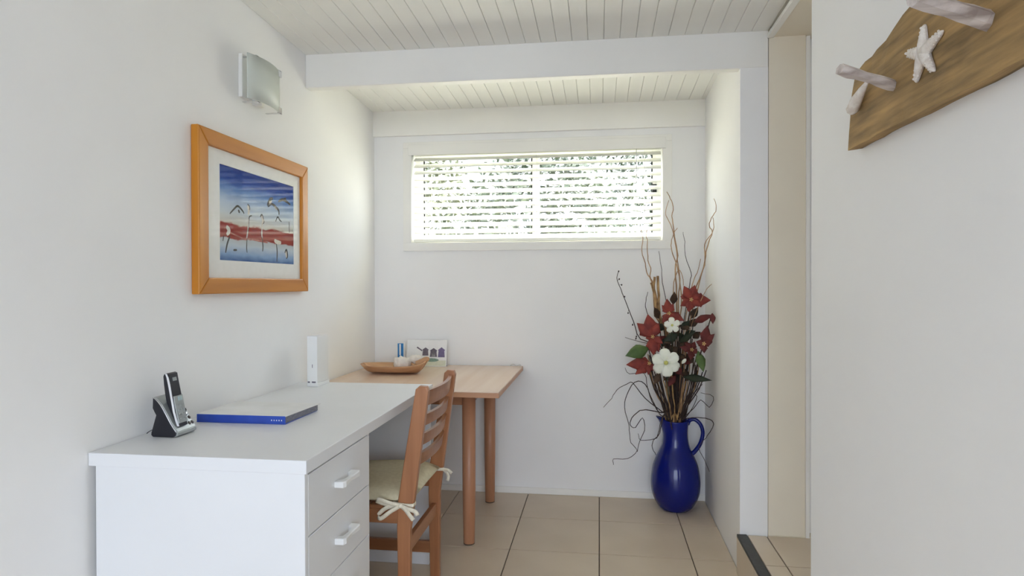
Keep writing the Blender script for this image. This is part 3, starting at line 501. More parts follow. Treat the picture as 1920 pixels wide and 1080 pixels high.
# back wall with the window opening
WX0, WX1, WZ0, WZ1 = -1.082, 0.348, 1.436, 1.985
bm = bmesh.new()
for a in ((XL - 0.12, WX0, -0.1, 2.5), (WX1, XH + 0.02, -0.1, 2.5), (WX0, WX1, -0.1, WZ0), (WX0, WX1, WZ1, 2.5)):
    add_box(bm, a[0], a[1], YB, YB + 0.13, a[2], a[3])
struct(obj('wall_back', bm, 'wall'), 'white painted back wall with a long high window')
wall('wall_right', XR, XH, YW, YB, -0.1, 2.5, 'white painted wall return on the right, ending in a square post face')
wall('wall_right_near', XR, XH, 0.25, 1.852, -0.1, 2.5, 'plain white painted wall at the right edge of the view')
wall('wall_hall', XH + 0.003, 0.832, YW + 0.004, YW + 0.10, STEP, 2.4, 'cream hall wall face beyond the step, warm light painted in', 'cream')
wall('wall_hall_end', 0.832, 1.75, YW + 0.05, YW + 0.10, STEP, 2.4)
wall('wall_hall_side', 1.70, 1.75, 0.30, YW + 0.1, STEP, 2.4)
wall('wall_hall_near', XH, 1.10, 0.25, 0.30, -0.1, 2.4)  # unseen; stops short, a gap added to let rear daylight into the hall
wall('wall_hall_base', XH + 0.003, 1.75, YW - 0.0005, YW + 0.10, -0.1, STEP + 0.001, None, 'cream')
tr = wall('trim_1', 0.832, 0.846, YW - 0.008, YW + 0.05, STEP, 2.198, 'narrow white door trim in the hall', 'trimw')
# the room behind the camera, open to the garden through a wide doorway
wall('wall_rear_side', 2.6, 2.7, -2.6, 0.3, -0.1, 2.5)
wall('wall_rear_return', 1.70, 2.7, 0.25, 0.30, -0.1, 2.5)
bm = bmesh.new()
add_box(bm, XL - 0.12, -1.15, -2.7, -2.6, -0.1, 2.5); add_box(bm, 2.05, 2.7, -2.7, -2.6, -0.1, 2.5); add_box(bm, -1.15, 2.05, -2.7, -2.6, 2.15, 2.5)
struct(obj('wall_rear', bm, 'wall'))

# ------------------------------------------------------------------ ceiling of narrow boards
def slab(bm, x0, x1, y0, y1, t0, t1):
    vs = [bm.verts.new(c) for c in ((x0, y0, zc(y0) + t0), (x1, y0, zc(y0) + t0), (x1, y1, zc(y1) + t0), (x0, y1, zc(y1) + t0),
                                    (x0, y0, zc(y0) + t1), (x1, y0, zc(y0) + t1), (x1, y1, zc(y1) + t1), (x0, y1, zc(y1) + t1))]
    return [bm.faces.new([vs[i] for i in f]) for f in ((0, 3, 2, 1), (4, 5, 6, 7), (0, 1, 5, 4), (1, 2, 6, 5), (2, 3, 7, 6), (3, 0, 4, 7))]
bm = bmesh.new(); slab(bm, XL - 0.12, XH + 0.02, 0.3, YB + 0.13, 0.012, 0.13)
ceiling = struct(obj('ceiling', bm, 'ceil'), 'white painted ceiling of narrow tongue and groove boards')
BW = 0.0665
def board_mesh(y0, y1):
    bm = bmesh.new(); w = BW / 2 - 0.0006; c = 0.0022
    A, B = [], []
    for y, lst in ((y0, A), (y1, B)):
        for x, t in ((-w, 0.0125), (-w, c), (-w + c * 0.8, 0), (w - c * 0.8, 0), (w, c), (w, 0.0125)):
            lst.append(bm.verts.new((x, y, zc(y) + t)))
    for i in range(6): bm.faces.new((A[i], A[(i + 1) % 6], B[(i + 1) % 6], B[i]))
    bm.faces.new(A); bm.faces.new(list(reversed(B)))
    return bm
nb = int((XH - XL) / BW)
for (y0, y1) in ((0.3, YW), (YW + 0.05, YB)):
    src = None
    for k in range(nb + 1):
        xc = XL + BW * (k + 0.5)
        if xc + BW / 2 > XH + 0.03: break
        if src is None:
            src = obj('ceiling_board', board_mesh(y0, y1), 'ceil', ceiling); src.location = (xc, 0, 0)
        else: copy_part(src, ceiling, (xc, 0, 0))
bm = bmesh.new(); add_box(bm, XL - 0.12, 2.7, -2.7, 0.3, 2.32, 2.5)
struct(obj('ceiling_rear', bm, 'ceil'))
bm = bmesh.new(); add_box(bm, XH + 0.021, 1.75, 0.25, YW + 0.1, 2.205, 2.4)
struct(obj('ceiling_hall', bm, 'cream'), 'lower hall ceiling beyond the opening')
box_tr = wall('trim_2', XH - 0.004, XH + 0.02, 1.852, YW - 0.001, 2.199, 2.216, 'slim white ceiling bead above the opening', 'trimw')
# beam across the room, cornice board on the back wall, skirting
bm = bmesh.new(); add_box(bm, XL, XH, YW - 0.001, YW + 0.05, 2.081, 2.29, 0.003)
struct(obj('trim_beam', bm, 'trimw'), 'white painted ceiling beam crossing the room')
bm = bmesh.new(); add_box(bm, XL, XR, YB - 0.022, YB, 2.057, 2.215, 0.002)
struct(obj('trim_cornice', bm, 'trimw'), 'flat white board along the top of the back wall')
bm = bmesh.new(); add_box(bm, XL, XR, YB - 0.010, YB, 0.0, 0.036, 0.003)
struct(obj('baseboard_back', bm, 'trimw'), 'low white skirting along the back wall')
bm = bmesh.new(); add_box(bm, XL, XL + 0.010, 0.3, YB - 0.01, 0.0, 0.036, 0.003)
struct(obj('baseboard_left', bm, 'trimw'))

# ------------------------------------------------------------------ window
win = bpy.data.objects.new('window_1', None); COL.objects.link(win); win.location = (-0.367, YB, WZ0)
struct(win, 'long high sliding window with white frame')
AR = 0.05
def arch(x0, x1, z0, z1): box('architrave', 'trimw', win, x0, x1, YB - 0.012, YB + 0.001, z0, z1, 0.002)
arch(WX0 - AR, WX0, WZ0, WZ1); arch(WX1, WX1 + AR, WZ0, WZ1)
arch(WX0 - AR, WX1 + AR, WZ1, WZ1 + 0.035); arch(WX0 - AR, WX1 + AR, WZ0 - 0.048, WZ0)
fy0, fy1 = YB + 0.075, YB + 0.115
for (x0, x1, z0, z1) in ((WX0, WX0 + 0.03, WZ0, WZ1), (WX1 - 0.03, WX1, WZ0, WZ1), (WX0 + 0.03, WX1 - 0.03, WZ0, WZ0 + 0.028), (WX0 + 0.03, WX1 - 0.03, WZ1 - 0.028, WZ1)):
    box('window_frame', 'trimw', win, x0, x1, fy0, fy1, z0, z1, 0.002)
mx = -0.366
for (xa, xb, yo) in ((WX0 + 0.03, mx + 0.018, 0.0), (mx - 0.004, WX1 - 0.03, 0.0)):
    pass
sash_l = (WX0 + 0.03, mx); sash_r = (mx, WX1 - 0.03)
for s, (xa, xb) in enumerate((sash_l, sash_r)):
    za, zb = WZ0 + 0.028, WZ1 - 0.028; w = 0.022
    y_0 = fy0 + 0.006; y_1 = fy0 + 0.024
    bm = bmesh.new()
    for a in ((xa, xa + w, za, zb), (xb - w, xb, za, zb), (xa + w, xb - w, za, za + w), (xa + w, xb - w, zb - w, zb)):
        add_box(bm, a[0], a[1], y_0, y_1, a[2], a[3], 0.0015, 1)
    sash = obj('sash', bm, 'trimw', win)
    for gx in ((xa + w, xb - w) if s == 0 else (xb - w,)):
        box('gasket', 'gasket', sash, gx - 0.004, gx + 0.004, y_0 - 0.002, y_0 + 0.001, za + w, zb - w)
    box('pane', 'glass', sash, xa + w - 0.004, xb - w + 0.004, y_0 + 0.007, y_0 + 0.011, za + w - 0.004, zb - w + 0.004)
lt = box('latch', 'gasket', win, 0.296, 0.322, fy0 - 0.012, fy0 + 0.005, 1.700, 1.758, 0.003); lt['label'] = 'black window latch'

# ------------------------------------------------------------------ venetian blind
bl = thing('venetian_blind', 'white horizontal slat blind, tilted open over the long window', 'blind', (-0.367, YB + 0.02, 1.97))
box('head_valance', 'trimw', bl, -1.098, 0.364, YB - 0.024, YB - 0.013, 1.942, 2.004, 0.002)
box('head_rail', 'slat', bl, -1.078, 0.344, YB - 0.006, YB + 0.05, 1.948, 1.982, 0.002)
YS = YB + 0.030
tilt = math.radians(33)
def slat_mesh():
    bm = bmesh.new(); n = 7; L0, L1 = -1.074 + 0.367, 0.340 + 0.367
    rows = []
    for side in (0, 1):
        a = []
        for i in range(n):
            u = (i / (n - 1) - 0.5) * 0.050
            crown = 0.0028 * (1 - (u / 0.025) ** 2)
            # room edge of each slat hangs lower than the garden edge
            y = u * math.cos(tilt) - crown * math.sin(tilt); z = u * math.sin(tilt) + crown * math.cos(tilt)
            nz_ = 0.0012 * (0.5 if side else -0.5)
            a.append((y - nz_ * math.sin(tilt), z + nz_ * math.cos(tilt)))
        rows.append(a)
    loop = rows[0] + list(reversed(rows[1]))
    A = [bm.verts.new((L0, y, z)) for y, z in loop]; B = [bm.verts.new((L1, y, z)) for y, z in loop]
    m = len(loop)
    for i in range(m):
        f = bm.faces.new((A[i], A[(i + 1) % m], B[(i + 1) % m], B[i])); f.smooth = False
    for k in (A, B):
        for i in range(n - 1): bm.faces.new((k[i], k[i + 1], k[m - 2 - i], k[m - 1 - i]))
    return bm
s0 = None
for k in range(12):
    z = 1.926 - 0.0385 * k
    if s0 is None:
        s0 = obj('slat', slat_mesh(), 'slat', bl); s0.location = (-0.367, YS, z)
    else: copy_part(s0, bl, (-0.367, YS, z))
box('bottom_rail', 'slat', bl, -1.074, 0.340, YS - 0.026, YS + 0.026, 1.440, 1.458, 0.004)
for x in (-0.98, -0.352, 0.25):
    for yy in (YS - 0.0255, YS + 0.0255):
        tube('ladder_cord', 'cord', bl, [(x, yy, 1.455), (x, yy, 1.94)], 0.0009, 5)
tube('tilt_wand', 'plastic', bl, [(0.205, YB - 0.002, 1.948), (0.205, YB - 0.004, 1.75)], 0.0026, 8)

# ------------------------------------------------------------------ garden outside the window
bm = bmesh.new(); add_box(bm, -14, 14, YB + 0.13, 24, -0.35, -0.15)
struct(obj('ground_garden', bm, 'grass'), 'sunlit lawn outside the window')
bm = bmesh.new(); add_box(bm, -14, 14, -24, -2.72, -0.35, -0.15)
struct(obj('ground_terrace', bm, 'deck'), 'unseen grey paved terrace behind the camera, darkened to cut bounce light')
bm = bmesh.new(); add_box(bm, -7, 7, YB + 0.13, 6.1, -0.16, -0.13)
struct(obj('path_garden', bm, 'path'), 'pale paved area outside the window')
def shrub(loc, rx, rz, n, m, label):
    t = thing('garden_shrub', label, 'shrub', loc, 'shrubs outside the window')
    tube('trunk', 'bark', t, [(loc[0], loc[1], -0.16), (loc[0] + 0.05, loc[1], 0.5 * rz), (loc[0], loc[1] + 0.05, 1.1 * rz)], [0.06, 0.045, 0.02], 8)
    vs, fs = [], []
    for i in range(n):
        d = Vector((random.gauss(0, 1), random.gauss(0, 1), random.gauss(0, 1))).normalized()
        r = random.uniform(0.45, 1.0) ** 0.5
        lump = 1 + 0.22 * math.sin(5 * d.x + 3 * d.z + loc[0]) * math.cos(4 * d.y + loc[1])
        c = Vector((loc[0] + d.x * rx * r * lump, loc[1] + d.y * rx * r * lump, rz * 1.05 + d.z * rz * r * lump))
        if c.z < -0.1: continue
        a = Vector((random.gauss(0, 1), random.gauss(0, 1), random.gauss(0, .6))).normalized(); b = a.orthogonal().normalized()
        s = random.uniform(0.035, 0.065)
        k = len(vs)
        vs += [c - a * s, c + b * s * 0.4, c + a * s, c - b * s * 0.4]; fs.append((k, k + 1, k + 2, k + 3))
    me = bpy.data.meshes.new('foliage'); me.from_pydata([v - Vector(loc) for v in vs], [], fs); me.materials.append(MT[m])
    o = bpy.data.objects.new('foliage', me); COL.objects.link(o); o.parent = t; o['kind'] = 'stuff'
    return t
shrub((-2.6, 7.6, 0), 1.15, 1.75, 9000, 'foliage2', 'pale green shrub seen through the left end of the blind')
shrub((-0.55, 6.6, 0), 0.95, 1.35, 9000, 'foliage', 'mid green shrub seen through the blind left of the centre bar')
shrub((0.9, 8.6, 0), 1.2, 1.95, 9000, 'foliage', 'leafy green shrub seen through the blind right of the centre bar')
shrub((3.6, 8.4, 0), 1.2, 1.6, 9000, 'foliage2', 'pale green shrub seen through the right end of the blind')
fe = thing('garden_fence', 'pale board fence behind the shrubs outside the window', 'fence', (0, 10.5, -0.15))
b0 = None
for k in range(46):
    x = -6.9 + 0.3 * k
    if b0 is None:
        b0 = box('board', 'fence', fe, -0.14, 0.14, 10.49, 10.52, -0.15, 1.75, 0.004, 1); b0.location.x = x
    else: copy_part(b0, fe, (x, 0, 0))
for z in (0.25, 1.35): box('rail', 'fence', fe, -7.1, 6.8, 10.52, 10.56, z, z + 0.08)

# ------------------------------------------------------------------ desk
dk = thing('desk', 'long white desk with a drawer stack against the left wall', 'desk', (-1.01, 2.1, 0))
DX0, DX1, DY0, DY1, DZ = -1.308, -0.714, 1.492, 2.700, 0.764
box('desk_top', 'desk', dk, DX0, DX1, DY0, DY1, DZ - 0.034, DZ, 0.0016, 2)
PY1 = 1.946
box('end_panel', 'desk', dk, DX0 + 0.017, DX1 - 0.006, DY0 + 0.004, DY0 + 0.022, 0.0, DZ - 0.034, 0.001, 1)
box('carcass', 'desk', dk, DX0 + 0.03, DX1 - 0.026, DY0 + 0.022, PY1, 0.0, DZ - 0.034)
box('side_panel', 'desk', dk, DX0 + 0.03, DX1 - 0.008, PY1 - 0.016, PY1 + 0.001, 0.0, DZ - 0.034, 0.001, 1)
zt = DZ - 0.040
for k in range(4):
    z1 = zt - 0.157 * k - 0.0015; z0 = z1 - 0.154
    dr = box('drawer', 'desk', dk, DX1 - 0.026, DX1 - 0.006, DY0 + 0.024, PY1 - 0.003, z0, z1, 0.0012, 1)
    zc_ = (z0 + z1) / 2 + 0.002; ya, yb = 1.675, 1.795; xf = DX1 - 0.007
    bm = bmesh.new()
    # bow handle: two blocky feet and a slimmer bar between them
    prof = [(xf, ya), (xf + 0.026, ya), (xf + 0.031, ya + 0.010), (xf + 0.029, ya + 0.034), (xf + 0.026, (ya + yb) / 2), (xf + 0.029, yb - 0.034), (xf + 0.031, yb - 0.010), (xf + 0.026, yb), (xf, yb),
            (xf, yb - 0.022), (xf + 0.012, yb - 0.030), (xf + 0.014, (ya + yb) / 2), (xf + 0.012, ya + 0.030), (xf, ya + 0.022)]
    add_prism(bm, prof, 'Z', zc_ - 0.009, zc_ + 0.009, 0.003, 2)
    for v_ in bm.verts:
        t = abs(v_.co.y - (ya + yb) / 2) / ((yb - ya) / 2)
        f = 0.62 + 0.38 * min(1, t * 1.35) ** 2
        v_.co.z = zc_ + (v_.co.z - zc_) * f
    obj('handle', bm, 'plastic', dr)
box('toe_rail', 'desk', dk, DX1 - 0.026, DX1 - 0.008, DY0 + 0.022, PY1, 0.0, zt - 0.157 * 4 - 0.003)
box('far_end_panel', 'desk', dk, DX0 + 0.017, DX1 - 0.006, DY1 - 0.024, DY1 - 0.006, 0.05, DZ - 0.034, 0.001, 1)
box('foot_rail', 'desk', dk, DX0 + 0.017, DX1 - 0.006, DY1 - 0.045, DY1 - 0.006, 0.0, 0.05, 0.002, 1)
box('back_panel', 'desk', dk, DX0 + 0.017, DX0 + 0.03, PY1, DY1 - 0.024, 0.28, DZ - 0.034)

# ------------------------------------------------------------------ timber table
tb = thing('side_table', 'square pale timber table with round legs in the back corner', 'table', (-0.87, 3.18, 0))
TX0, TX1, TY0, TY1, TZ = -1.304, -0.430, 2.733, 3.628, 0.728
box('table_top', 'table', tb, TX0, TX1, TY0, TY1, TZ - 0.004, TZ, 0.0015, 1)
bm = bmesh.new(); add_box(bm, TX0, TX1, TY0, TY1, TZ - 0.025, TZ - 0.004, 0.001, 1)
eb = obj('edge_band', bm, 'tableedge', tb)
lx0, lx1, ly0, ly1 = -1.150, -0.596, 2.900, 3.470
for (x, y) in ((lx0, ly0), (lx1, ly0), (lx0, ly1), (lx1, ly1)):
    bm = bmesh.new()
    add_lathe(bm, [(0.0, 0.0), (0.024, 0.0), (0.026, 0.004), (0.030, 0.25), (0.031, TZ - 0.026), (0.0, TZ - 0.026)], x, y, 24)
    lg = obj('leg', bm, 'tableleg', tb, origin=(x, y, 0))
    bm = bmesh.new(); add_lathe(bm, [(0.0, -0.0), (0.0255, 0.0), (0.0262, 0.006), (0.0, 0.0062)], x, y, 20)
    obj('foot_pad', bm, 'nosing', lg)
for (a) in ((lx0, lx1, ly0 - 0.010, ly0 + 0.010), (lx0, lx1, ly1 - 0.010, ly1 + 0.010), (lx0 - 0.010, lx0 + 0.010, ly0, ly1), (lx1 - 0.010, lx1 + 0.010, ly0, ly1)):
    box('apron', 'chairx', tb, a[0], a[1], a[2], a[3], 0.640, TZ - 0.025, 0.001, 1)
tube('edge_clip', 'chrome', tb, smooth_path([(TX1 - 0.075, TY1 - 0.03, TZ + 0.001), (TX1 - 0.055, TY1 - 0.012, TZ + 0.012), (TX1 - 0.035, TY1 - 0.03, TZ + 0.004), (TX1 - 0.015, TY1 - 0.012, TZ + 0.008), (TX1 - 0.006, TY1 - 0.03, TZ + 0.001)], 4), 0.0014, 6)

# ------------------------------------------------------------------ chair pulled up to the desk
ch = thing('dining_chair', 'timber ladder-back chair pushed in under the white desk', 'chair', (-0.86, 2.33, 0))
CYN, CYF = 2.135, 2.545          # near and far leg lines
def rear_leg(yc):
    xs = lambda z: -0.664 if z < 0.40 else -0.664 + 0.066 * ((z - 0.40) / 0.45)
    th = 0.028
    poly = [(xs(0) - 0.019, 0.0), (xs(0) + 0.019, 0.0), (xs(0.3) + 0.023, 0.36), (xs(0.45) + 0.027, 0.44), (xs(0.65) + 0.026, 0.65), (xs(0.84) + 0.023, 0.832), (xs(0.85) + 0.015, 0.848), (xs(0.85) - 0.010, 0.850),
            (xs(0.84) - 0.022, 0.838), (xs(0.65) - 0.026, 0.65), (xs(0.45) - 0.029, 0.45), (xs(0.3) - 0.025, 0.36)]
    bm = bmesh.new(); add_prism(bm, poly, 'Y', yc - th / 2, yc + th / 2, 0.004, 2)
    return obj('leg', bm, 'chair', ch, origin=(xs(0), yc, 0))
rear_leg(CYN); rear_leg(CYF)
for yc in (CYN, CYF):
    bm = bmesh.new(); add_box(bm, -1.075, -1.040, yc - 0.0175, yc + 0.0175, 0.0, 0.415, 0.004)
    obj('leg', bm, 'chair', ch, origin=(-1.057, yc, 0))
def back_slat(zcen, h, bow=0.026):
    bm = bmesh.new(); n = 12
    x0 = -0.664 + 0.066 * ((zcen - 0.40) / 0.45)
    lean = 0.066 / 0.45
    R = []
    for i in range(n + 1):
        t = i / n; y = CYN + (CYF - CYN) * t
        b = bow * (1 - (2 * t - 1) ** 2)
        e = 0.35 + 0.65 * min(1, 4 * t, 4 * (1 - t))
        ring = []
        for dx, dz in ((-0.0075, -h / 2), (0.0075, -h / 2), (0.0075, h / 2), (-0.0075, h / 2)):
            ring.append(bm.verts.new((x0 + b + dx + dz * lean, y, zcen + dz)))
        R.append(ring)
    for a, b_ in zip(R, R[1:]):
        for k in range(4):
            f = bm.faces.new((a[k], a[(k + 1) % 4], b_[(k + 1) % 4], b_[k]))
    bm.faces.new(R[0]); bm.faces.new(R[-1])
    return obj('back_slat', bm, 'chairy', ch)
for zcen, h in ((0.802, 0.054), (0.724, 0.040), (0.655, 0.040), (0.586, 0.040)): back_slat(zcen, h)
for yc in (CYN, CYF):
    box('seat_rail', 'chairx', ch, -1.06, -0.665, yc - 0.012, yc + 0.012, 0.375, 0.425, 0.003)
    box('stretcher', 'chairx', ch, -1.057, -0.662, yc - 0.010, yc + 0.010, 0.103, 0.150, 0.003)
box('seat_rail', 'chairy', ch, -1.07, -1.046, CYN, CYF, 0.375, 0.418, 0.003)
box('seat_rail', 'chairy', ch, -0.720, -0.697, CYN, CYF, 0.385, 0.424, 0.003)
box('stretcher', 'chairy', ch, -0.674, -0.654, CYN, CYF, 0.262, 0.310, 0.003)
for k in range(7):
    x0 = -1.075 + 0.0575 * k
    box('seat_slat', 'chairy', ch, x0, x0 + 0.050, CYN - 0.012, CYF + 0.012, 0.425, 0.437, 0.002, 1) if k < 6 else None
box('seat_slat', 'chairy', ch, -0.730, -0.690, CYN + 0.016, CYF - 0.016, 0.425, 0.437, 0.002, 1)
# cushion tied to the chair
cu = thing('seat_cushion', 'cream cloth seat cushion tied to the timber chair', 'cushion', (-0.88, 2.33, 0.437))
bm = bmesh.new(); n = 16
xa, xb, ya, yb = -1.09, -0.640, CYN - 0.012, CYF + 0.012
top, bot = [], []
for i in range(n + 1):
    a, b_ = [], []
    for j in range(n + 1):
        u, w = i / n, j / n
        e = (min(u, 1 - u, w, 1 - w) * 2)
        puff = (1 - (1 - min(1, e * 2.6)) ** 2) ** 0.5
        x = xa + (xb - xa) * u; y = ya + (yb - ya) * w
        # corners drawn in behind the rear posts
        if u > 0.9: y = (ya + yb) / 2 + (y - (ya + yb) / 2) * 0.91
        wob = 0.004 * math.sin(9 * u + 2) * math.sin(8 * w)
        a.append(bm.verts.new((x, y, 0.458 + 0.026 * puff + wob))); b_.append(bm.verts.new((x, y, 0.456 - 0.018 * puff)))
    top.append(a); bot.append(b_)
for i in range(n):
    for j in range(n):
        f = bm.faces.new((top[i][j], top[i + 1][j], top[i + 1][j + 1], top[i][j + 1])); f.smooth = True
        f = bm.faces.new((bot[i][j], bot[i][j + 1], bot[i + 1][j + 1], bot[i + 1][j])); f.smooth = True
edge = [(i, 0) for i in range(n)] + [(n, j) for j in range(n)] + [(i, n) for i in range(n, 0, -1)] + [(0, j) for j in range(n, 0, -1)]
for k in range(len(edge)):
    a, b_ = edge[k], edge[(k + 1) % len(edge)]
    f = bm.faces.new((top[a[0]][a[1]], bot[a[0]][a[1]], bot[b_[0]][b_[1]], top[b_[0]][b_[1]])); f.smooth = True
obj('cushion_pad', bm, 'cushion', cu)
def ribbon(bm, pts, w, up=(0, 0, 1), t=0.0018):
    pts = smooth_path(pts, 5); up = Vector(up); L = []
    for i, p in enumerate(pts):
        d = (pts[min(i + 1, len(pts) - 1)] - pts[max(i - 1, 0)]).normalized()
        s = (up - d * up.dot(d)).normalized(); nrm = d.cross(s)
        L.append([bm.verts.new(p + s * w * a + nrm * t * b_) for a, b_ in ((-.5, -.5), (.5, -.5), (.5, .5), (-.5, .5))])
    for a, b_ in zip(L, L[1:]):
        for k in range(4):
            f = bm.faces.new((a[k], a[(k + 1) % 4], b_[(k + 1) % 4], b_[k])); f.smooth = True
    bm.faces.new(L[0]); bm.faces.new(L[-1])
def bow(yc, s, front):
    zt_ = 0.442; x = -0.664
    yo = yc - s * 0.017
    bm = bmesh.new()
    # band round the post
    ribbon(bm, [(-0.700, yc - 0.018, zt_ + .006), (-0.664, yc - 0.0175, zt_), (-0.632, yc - 0.018, zt_), (-0.630, yc, zt_), (-0.632, yc + 0.018, zt_), (-0.664, yc + 0.0175, zt_), (-0.700, yc + 0.018, zt_ + .006)], 0.013)
    obj('tie_band', bm, 'tie', cu)
    bm = bmesh.new(); k = Vector((-0.672, yc + front * 0.024, zt_))
    loops = [[(0, 0, 0), (-0.035, front * .012, .012), (-0.070, front * .016, .024), (-0.078, front * .010, .016), (-0.045, front * .004, .004), (0, 0, 0)],
             [(0, 0, 0), (-0.030, front * .012, -.016), (-0.064, front * .018, -.040), (-0.074, front * .010, -.030), (-0.045, front * .004, -.006), (0, 0, 0)],
             [(0, 0, 0), (0.020, front * .006, -.012), (0.038, front * .006, -.034), (0.046, front * .002, -.046)],
             [(0, 0, 0), (0.028, front * .006, -.008), (0.052, front * .004, -.016), (0.060, front * .002, -.030)]]
    for lp in loops: ribbon(bm, [k + Vector(q) for q in lp], 0.014, (0.2, 0, 1))
    add_ball(bm, k, 0.009, 2, (1, .7, 1))
    obj('tie_bow', bm, 'tie', cu)
bow(CYN, 1, -1)
bm = bmesh.new()
ribbon(bm, [(-0.690, CYF - 0.018, .448), (-0.632, CYF - 0.018, .448), (-0.630, CYF, .447), (-0.640, CYF + 0.017, .446), (-0.690, CYF + 0.017, .448)], 0.012)
ribbon(bm, [(-0.631, CYF - 0.010, .447), (-0.615, CYF - 0.014, .440), (-0.606, CYF - 0.010, .420), (-0.610, CYF - 0.008, .400)], 0.012, (1, 0, 0.2))
ribbon(bm, [(-0.631, CYF - 0.010, .447), (-0.606, CYF - 0.02, .447), (-0.590, CYF - 0.018, .434)], 0.012, (0, 0, 1))
obj('tie_bow', bm, 'tie', cu)

# ------------------------------------------------------------------ framed picture on the left wall
pf = thing('framed_picture', 'framed beach painting with wading birds in a honey timber frame', 'picture', (XL, 2.32, 1.16))
PY0, PYE, PZ0, PZ1 = 1.920, 2.705, 1.166, 1.716
d0, d1 = XL + 0.001, XL + 0.030
fw_ = 0.054
def rail(poly, m): prism('frame_rail', m, pf, poly, 'X', d0, d1, 0.004, 2)
g_ = 0.0004
rail([(PY0, PZ0), (PY0, PZ1), (PY0 + fw_, PZ1 - fw_), (PY0 + fw_, PZ0 + fw_)], 'frame')
rail([(PYE, PZ0), (PYE, PZ1), (PYE - fw_, PZ1 - fw_), (PYE - fw_, PZ0 + fw_)], 'frame')
rail([(PY0, PZ1), (PYE, PZ1), (PYE - fw_, PZ1 - fw_), (PY0 + fw_, PZ1 - fw_)], 'framey')
rail([(PY0, PZ0), (PYE, PZ0), (PYE - fw_, PZ0 + fw_), (PY0 + fw_, PZ0 + fw_)], 'framey')
iy0, iy1, iz0, iz1 = PY0 + fw_, PYE - fw_, PZ0 + fw_, PZ1 - fw_
py0, py1, pz0, pz1 = 2.056, 2.598, 1.282, 1.614
bm = bmesh.new()
for a in ((iy0 - .004, py0, iz0 - .004, iz1 + .004), (py1, iy1 + .004, iz0 - .004, iz1 + .004), (py0, py1, iz0 - .004, pz0), (py0, py1, pz1, iz1 + .004)):
    add_box(bm, XL + 0.010, XL + 0.016, a[0], a[1], a[2], a[3])
obj('mat_board', bm, 'matb', pf)
pcy, pcz = (py0 + py1) / 2, (pz0 + pz1) / 2
pr = box('painting', 'painting', pf, XL + 0.009, XL + 0.013, py0, py1, pz0, pz1, origin=(XL + 0.011, pcy, pcz))
px_ = XL + 0.0131
def U(u, v): return (px_, py0 + (py1 - py0) * u, pz1 - (pz1 - pz0) * v)
def stroke(pts, w, m, name='brush_mark'):
    bm = bmesh.new()
    P = smooth_path([U(*q) for q in pts], 4); L = []
    n_ = len(P)
    for i, p in enumerate(P):
        d = (P[min(i + 1, n_ - 1)] - P[max(i - 1, 0)]).normalized(); s = Vector((0, -d.z, d.y))
        ww = 0.76 * w * (0.45 + 0.55 * math.sin(math.pi * min(1, max(0, (i + .6) / n_))))
        L.append((bm.verts.new(p + s * ww), bm.verts.new(p - s * ww), bm.verts.new(p - s * ww + Vector((.0006, 0, 0))), bm.verts.new(p + s * ww + Vector((.0006, 0, 0)))))
    for a, b_ in zip(L, L[1:]):
        for k in range(4): bm.faces.new((a[k], a[(k + 1) % 4], b_[(k + 1) % 4], b_[k]))
    bm.faces.new(L[0]); bm.faces.new(L[-1])
    return obj(name, bm, m, pr)
# two tall waders in the middle
stroke([(.335, .37), (.35, .42), (.345, .47)], .009, 'inkwhite'); stroke([(.335, .355), (.36, .385), (.355, .44)], .004, 'ink')
stroke([(.39, .475), (.355, .50), (.345, .62), (.335, .70)], .0036, 'ink'); stroke([(.345, .52), (.335, .66), (.32, .74)], .005, 'inkwhite')
stroke([(.325, .74), (.32, .84), (.325, .90)], .003, 'ink')
stroke([(.515, .46), (.54, .50), (.525, .56)], .010, 'inkwhite'); stroke([(.50, .47), (.525, .44), (.55, .52), (.53, .55)], .004, 'ink')
stroke([(.525, .56), (.52, .66), (.525, .72)], .0045, 'inkwhite'); stroke([(.52, .70), (.535, .80), (.53, .87)], .004, 'ink')
# birds in flight
stroke([(.12, .50), (.17, .44), (.215, .40), (.27, .44), (.29, .47)], .005, 'ink'); stroke([(.22, .44), (.235, .47)], .006, 'ink')
stroke([(.60, .32), (.64, .24), (.68, .22)], .009, 'ink'); stroke([(.61, .33), (.67, .29), (.76, .34), (.77, .40)], .007, 'ink'); stroke([(.62, .30), (.66, .25)], .008, 'inkwhite')
stroke([(.70, .31), (.74, .34)], .006, 'inkwhite')
stroke([(.72, .49), (.75, .43), (.78, .46), (.81, .48)], .004, 'ink')
stroke([(.76, .24), (.84, .20), (.95, .24)], .008, 'ink'); stroke([(.86, .17), (.89, .22)], .007, 'ink')
# waders at the lower edge
stroke([(.08, .64), (.11, .68), (.085, .73)], .012, 'inkwhite'); stroke([(.12, .74), (.09, .82), (.07, .92)], .005, 'ink'); stroke([(.05, .74), (.04, .80)], .003, 'ink')
stroke([(.70, .72), (.74, .74), (.80, .74)], .012, 'inkwhite'); stroke([(.73, .76), (.74, .86), (.735, .98)], .004, 'ink')
stroke([(.86, .86), (.885, .82), (.90, .90), (.88, .93)], .006, 'ink'); stroke([(.875, .84), (.885, .92)], .007, 'inkwhite')
stroke([(.16, .885), (.20, .88)], .005, 'ink')
stroke([(.93, .46), (.93, .60)], .002, 'ink')
stroke([(.30, .74), (.42, .745), (.60, .76)], .005, 'inkred'); stroke([(.12, .70), (.25, .74), (.33, .76)], .004, 'inkred')
box('glazing', 'acrylic', pf, XL + 0.0168, XL + 0.0182, iy0 - .003, iy1 + .003, iz0 - .003, iz1 + .003)

